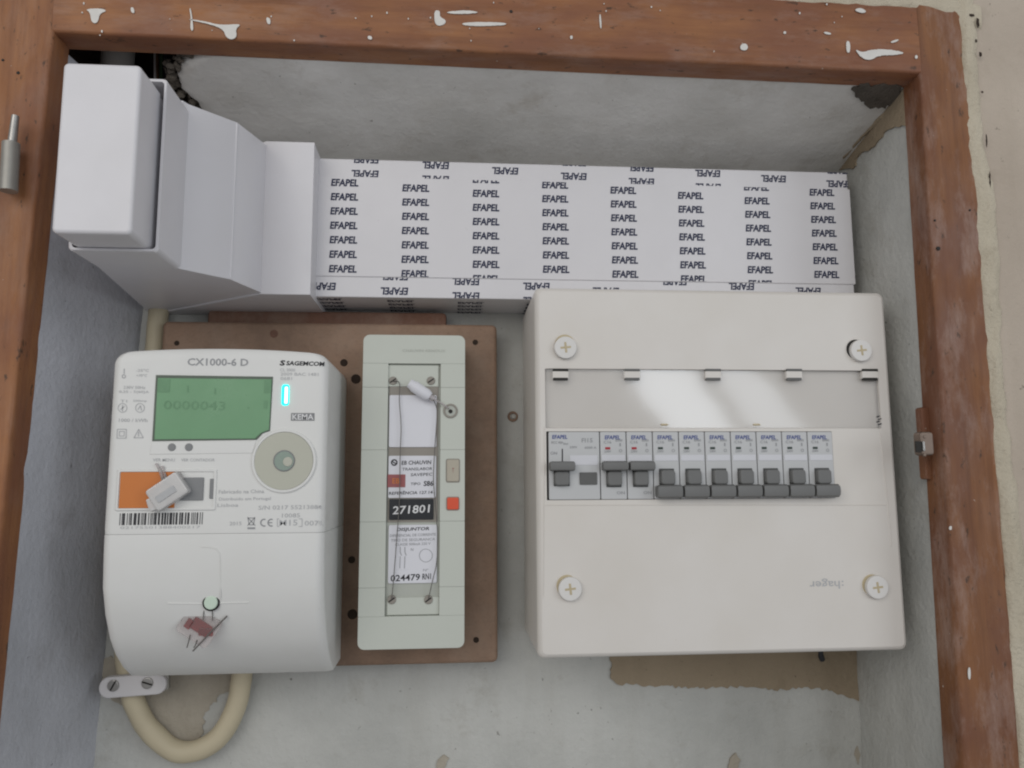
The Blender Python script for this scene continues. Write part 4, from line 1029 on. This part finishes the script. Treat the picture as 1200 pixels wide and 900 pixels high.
for s, px, py, ww, hh in (('FICC 40A', 653, 518.5, 14, 3), ('30mA', 663, 520, 6, 2.6), ('FI15', 688, 516, 13, 5), ('6000 A', 692, 524.5, 14, 2.8), ('230V', 672, 524, 9, 2.6), ('ON', 649, 531, 8, 3.6)): write_px(bm, s, px, py, ww, hh, BF - .0002, 0, .01, .05)
tag(part('small_print', bm, 'grey_ink', rcd, smooth=0), kind='stuff')
bm = BM(); stroke_px(bm, [(659, 526), (659, 541)], 1.4, BF - .0002); part('mark', bm, 'black_ink', rcd, smooth=0, normals=False)
bm = BM(); box_px(bm, (679.5, 553.5), (700, 568), BF - .0010, BF + .001, .0004); part('test_button', bm, 'btn_grey', rcd)
sx = ax0 + mod * .54
bm = BM(); box(bm, sx - .0052, sx + .0056, BF - .0004, BF + .001, bzc + zpx(569), bzc + zpx(549), .0003); part('socket', bm, 'toggle_socket', rcd)
bm = BM(); hw = .0082; za, zb = bzc + zpx(551.5), bzc + zpx(540.5); ls = []
for x, k in ((-hw, .80), (-hw + .0004, .95), (-hw + .0010, 1), (hw - .0010, 1), (hw - .0004, .95), (hw, .80)):
    zm = (za + zb) / 2; hz = (zb - za) / 2 * k; D0 = BF - .0085
    ls.append([(sx + x, BF - .0004, zm - hz * .85), (sx + x, D0 + .002, zm - hz), (sx + x, D0 + .0005, zm - hz * .75), (sx + x, D0, zm), (sx + x, D0 + .0005, zm + hz * .75), (sx + x, D0 + .002, zm + hz), (sx + x, BF - .0004, zm + hz * .85)])
loops_skin(bm, ls); tgl = part('toggle', bm, 'toggle', rcd, smooth=45)
bm = BM(); body(bm, rrect(sx - .0049, sx + .0049, za - .0095, za, .0020, 4), BF - .0042, BF - .0003, .0010, 3); part('drum', bm, 'toggle', tgl)

def copy_thing(root, dx):
    r = root.copy(); COL.objects.link(r); r.location.x += dx
    for ch in list(root.children):
        c = ch.copy(); COL.objects.link(c); c.parent = r
        for g_ in ch.children:
            d = g_.copy(); COL.objects.link(d); d.parent = c
    return r
NUM = ['first', 'second', 'third', 'fourth', 'fifth', 'sixth', 'seventh', 'eighth', 'ninth']
GRP = 'modules in the panel row'
b0 = thing('circuit_breaker', (xmod(2), BF + .03, bzc - bh / 2), 'circuit breaker with raised toggle and red mark, right next to the residual current switch', 'circuit breaker', GRP)
make_breaker(b0, xmod(2), True, True)
bm = BM(); write(bm, 'ON', (xmod(2) + .0045, BF - .0002, bzc + zpx(577)), .0055, .0020, 0, .01); part('small_print', bm, 'grey_ink', b0, smooth=0)
b1 = thing('circuit_breaker', (xmod(3), BF + .03, bzc - bh / 2), 'circuit breaker with raised toggle beside the first breaker with a lowered toggle', 'circuit breaker', GRP)
make_breaker(b1, xmod(3), True, True)
bm = BM(); write(bm, 'ON', (xmod(3) + .0045, BF - .0002, bzc + zpx(577)), .0055, .0020, 0, .01); part('small_print', bm, 'grey_ink', b1, smooth=0)
b2 = thing('circuit_breaker', (xmod(4), BF + .03, bzc - bh / 2), 'circuit breaker with lowered toggle, third breaker from the residual current switch', 'circuit breaker', GRP)
make_breaker(b2, xmod(4), False, False)
for k in range(3, 9):
    c = copy_thing(b2, mod * (k - 2))
    c['label'] = 'circuit breaker with lowered toggle, %s breaker from the residual current switch' % NUM[k] if k < 8 else 'circuit breaker with lowered toggle, last in the row before the blank cover'
# wire end peeping out under the panel
bm = BM(); tube(bm, [at(962, 760, .590), at(962, 768, .590), at(964, 774, .592)], [.0018, .0022, .0012], 10, 4)
tag(part('wire_end', bm, 'wire_black', None, at(962, 774, .592)), 'short dark wire end peeping out below the distribution panel', 'wire')
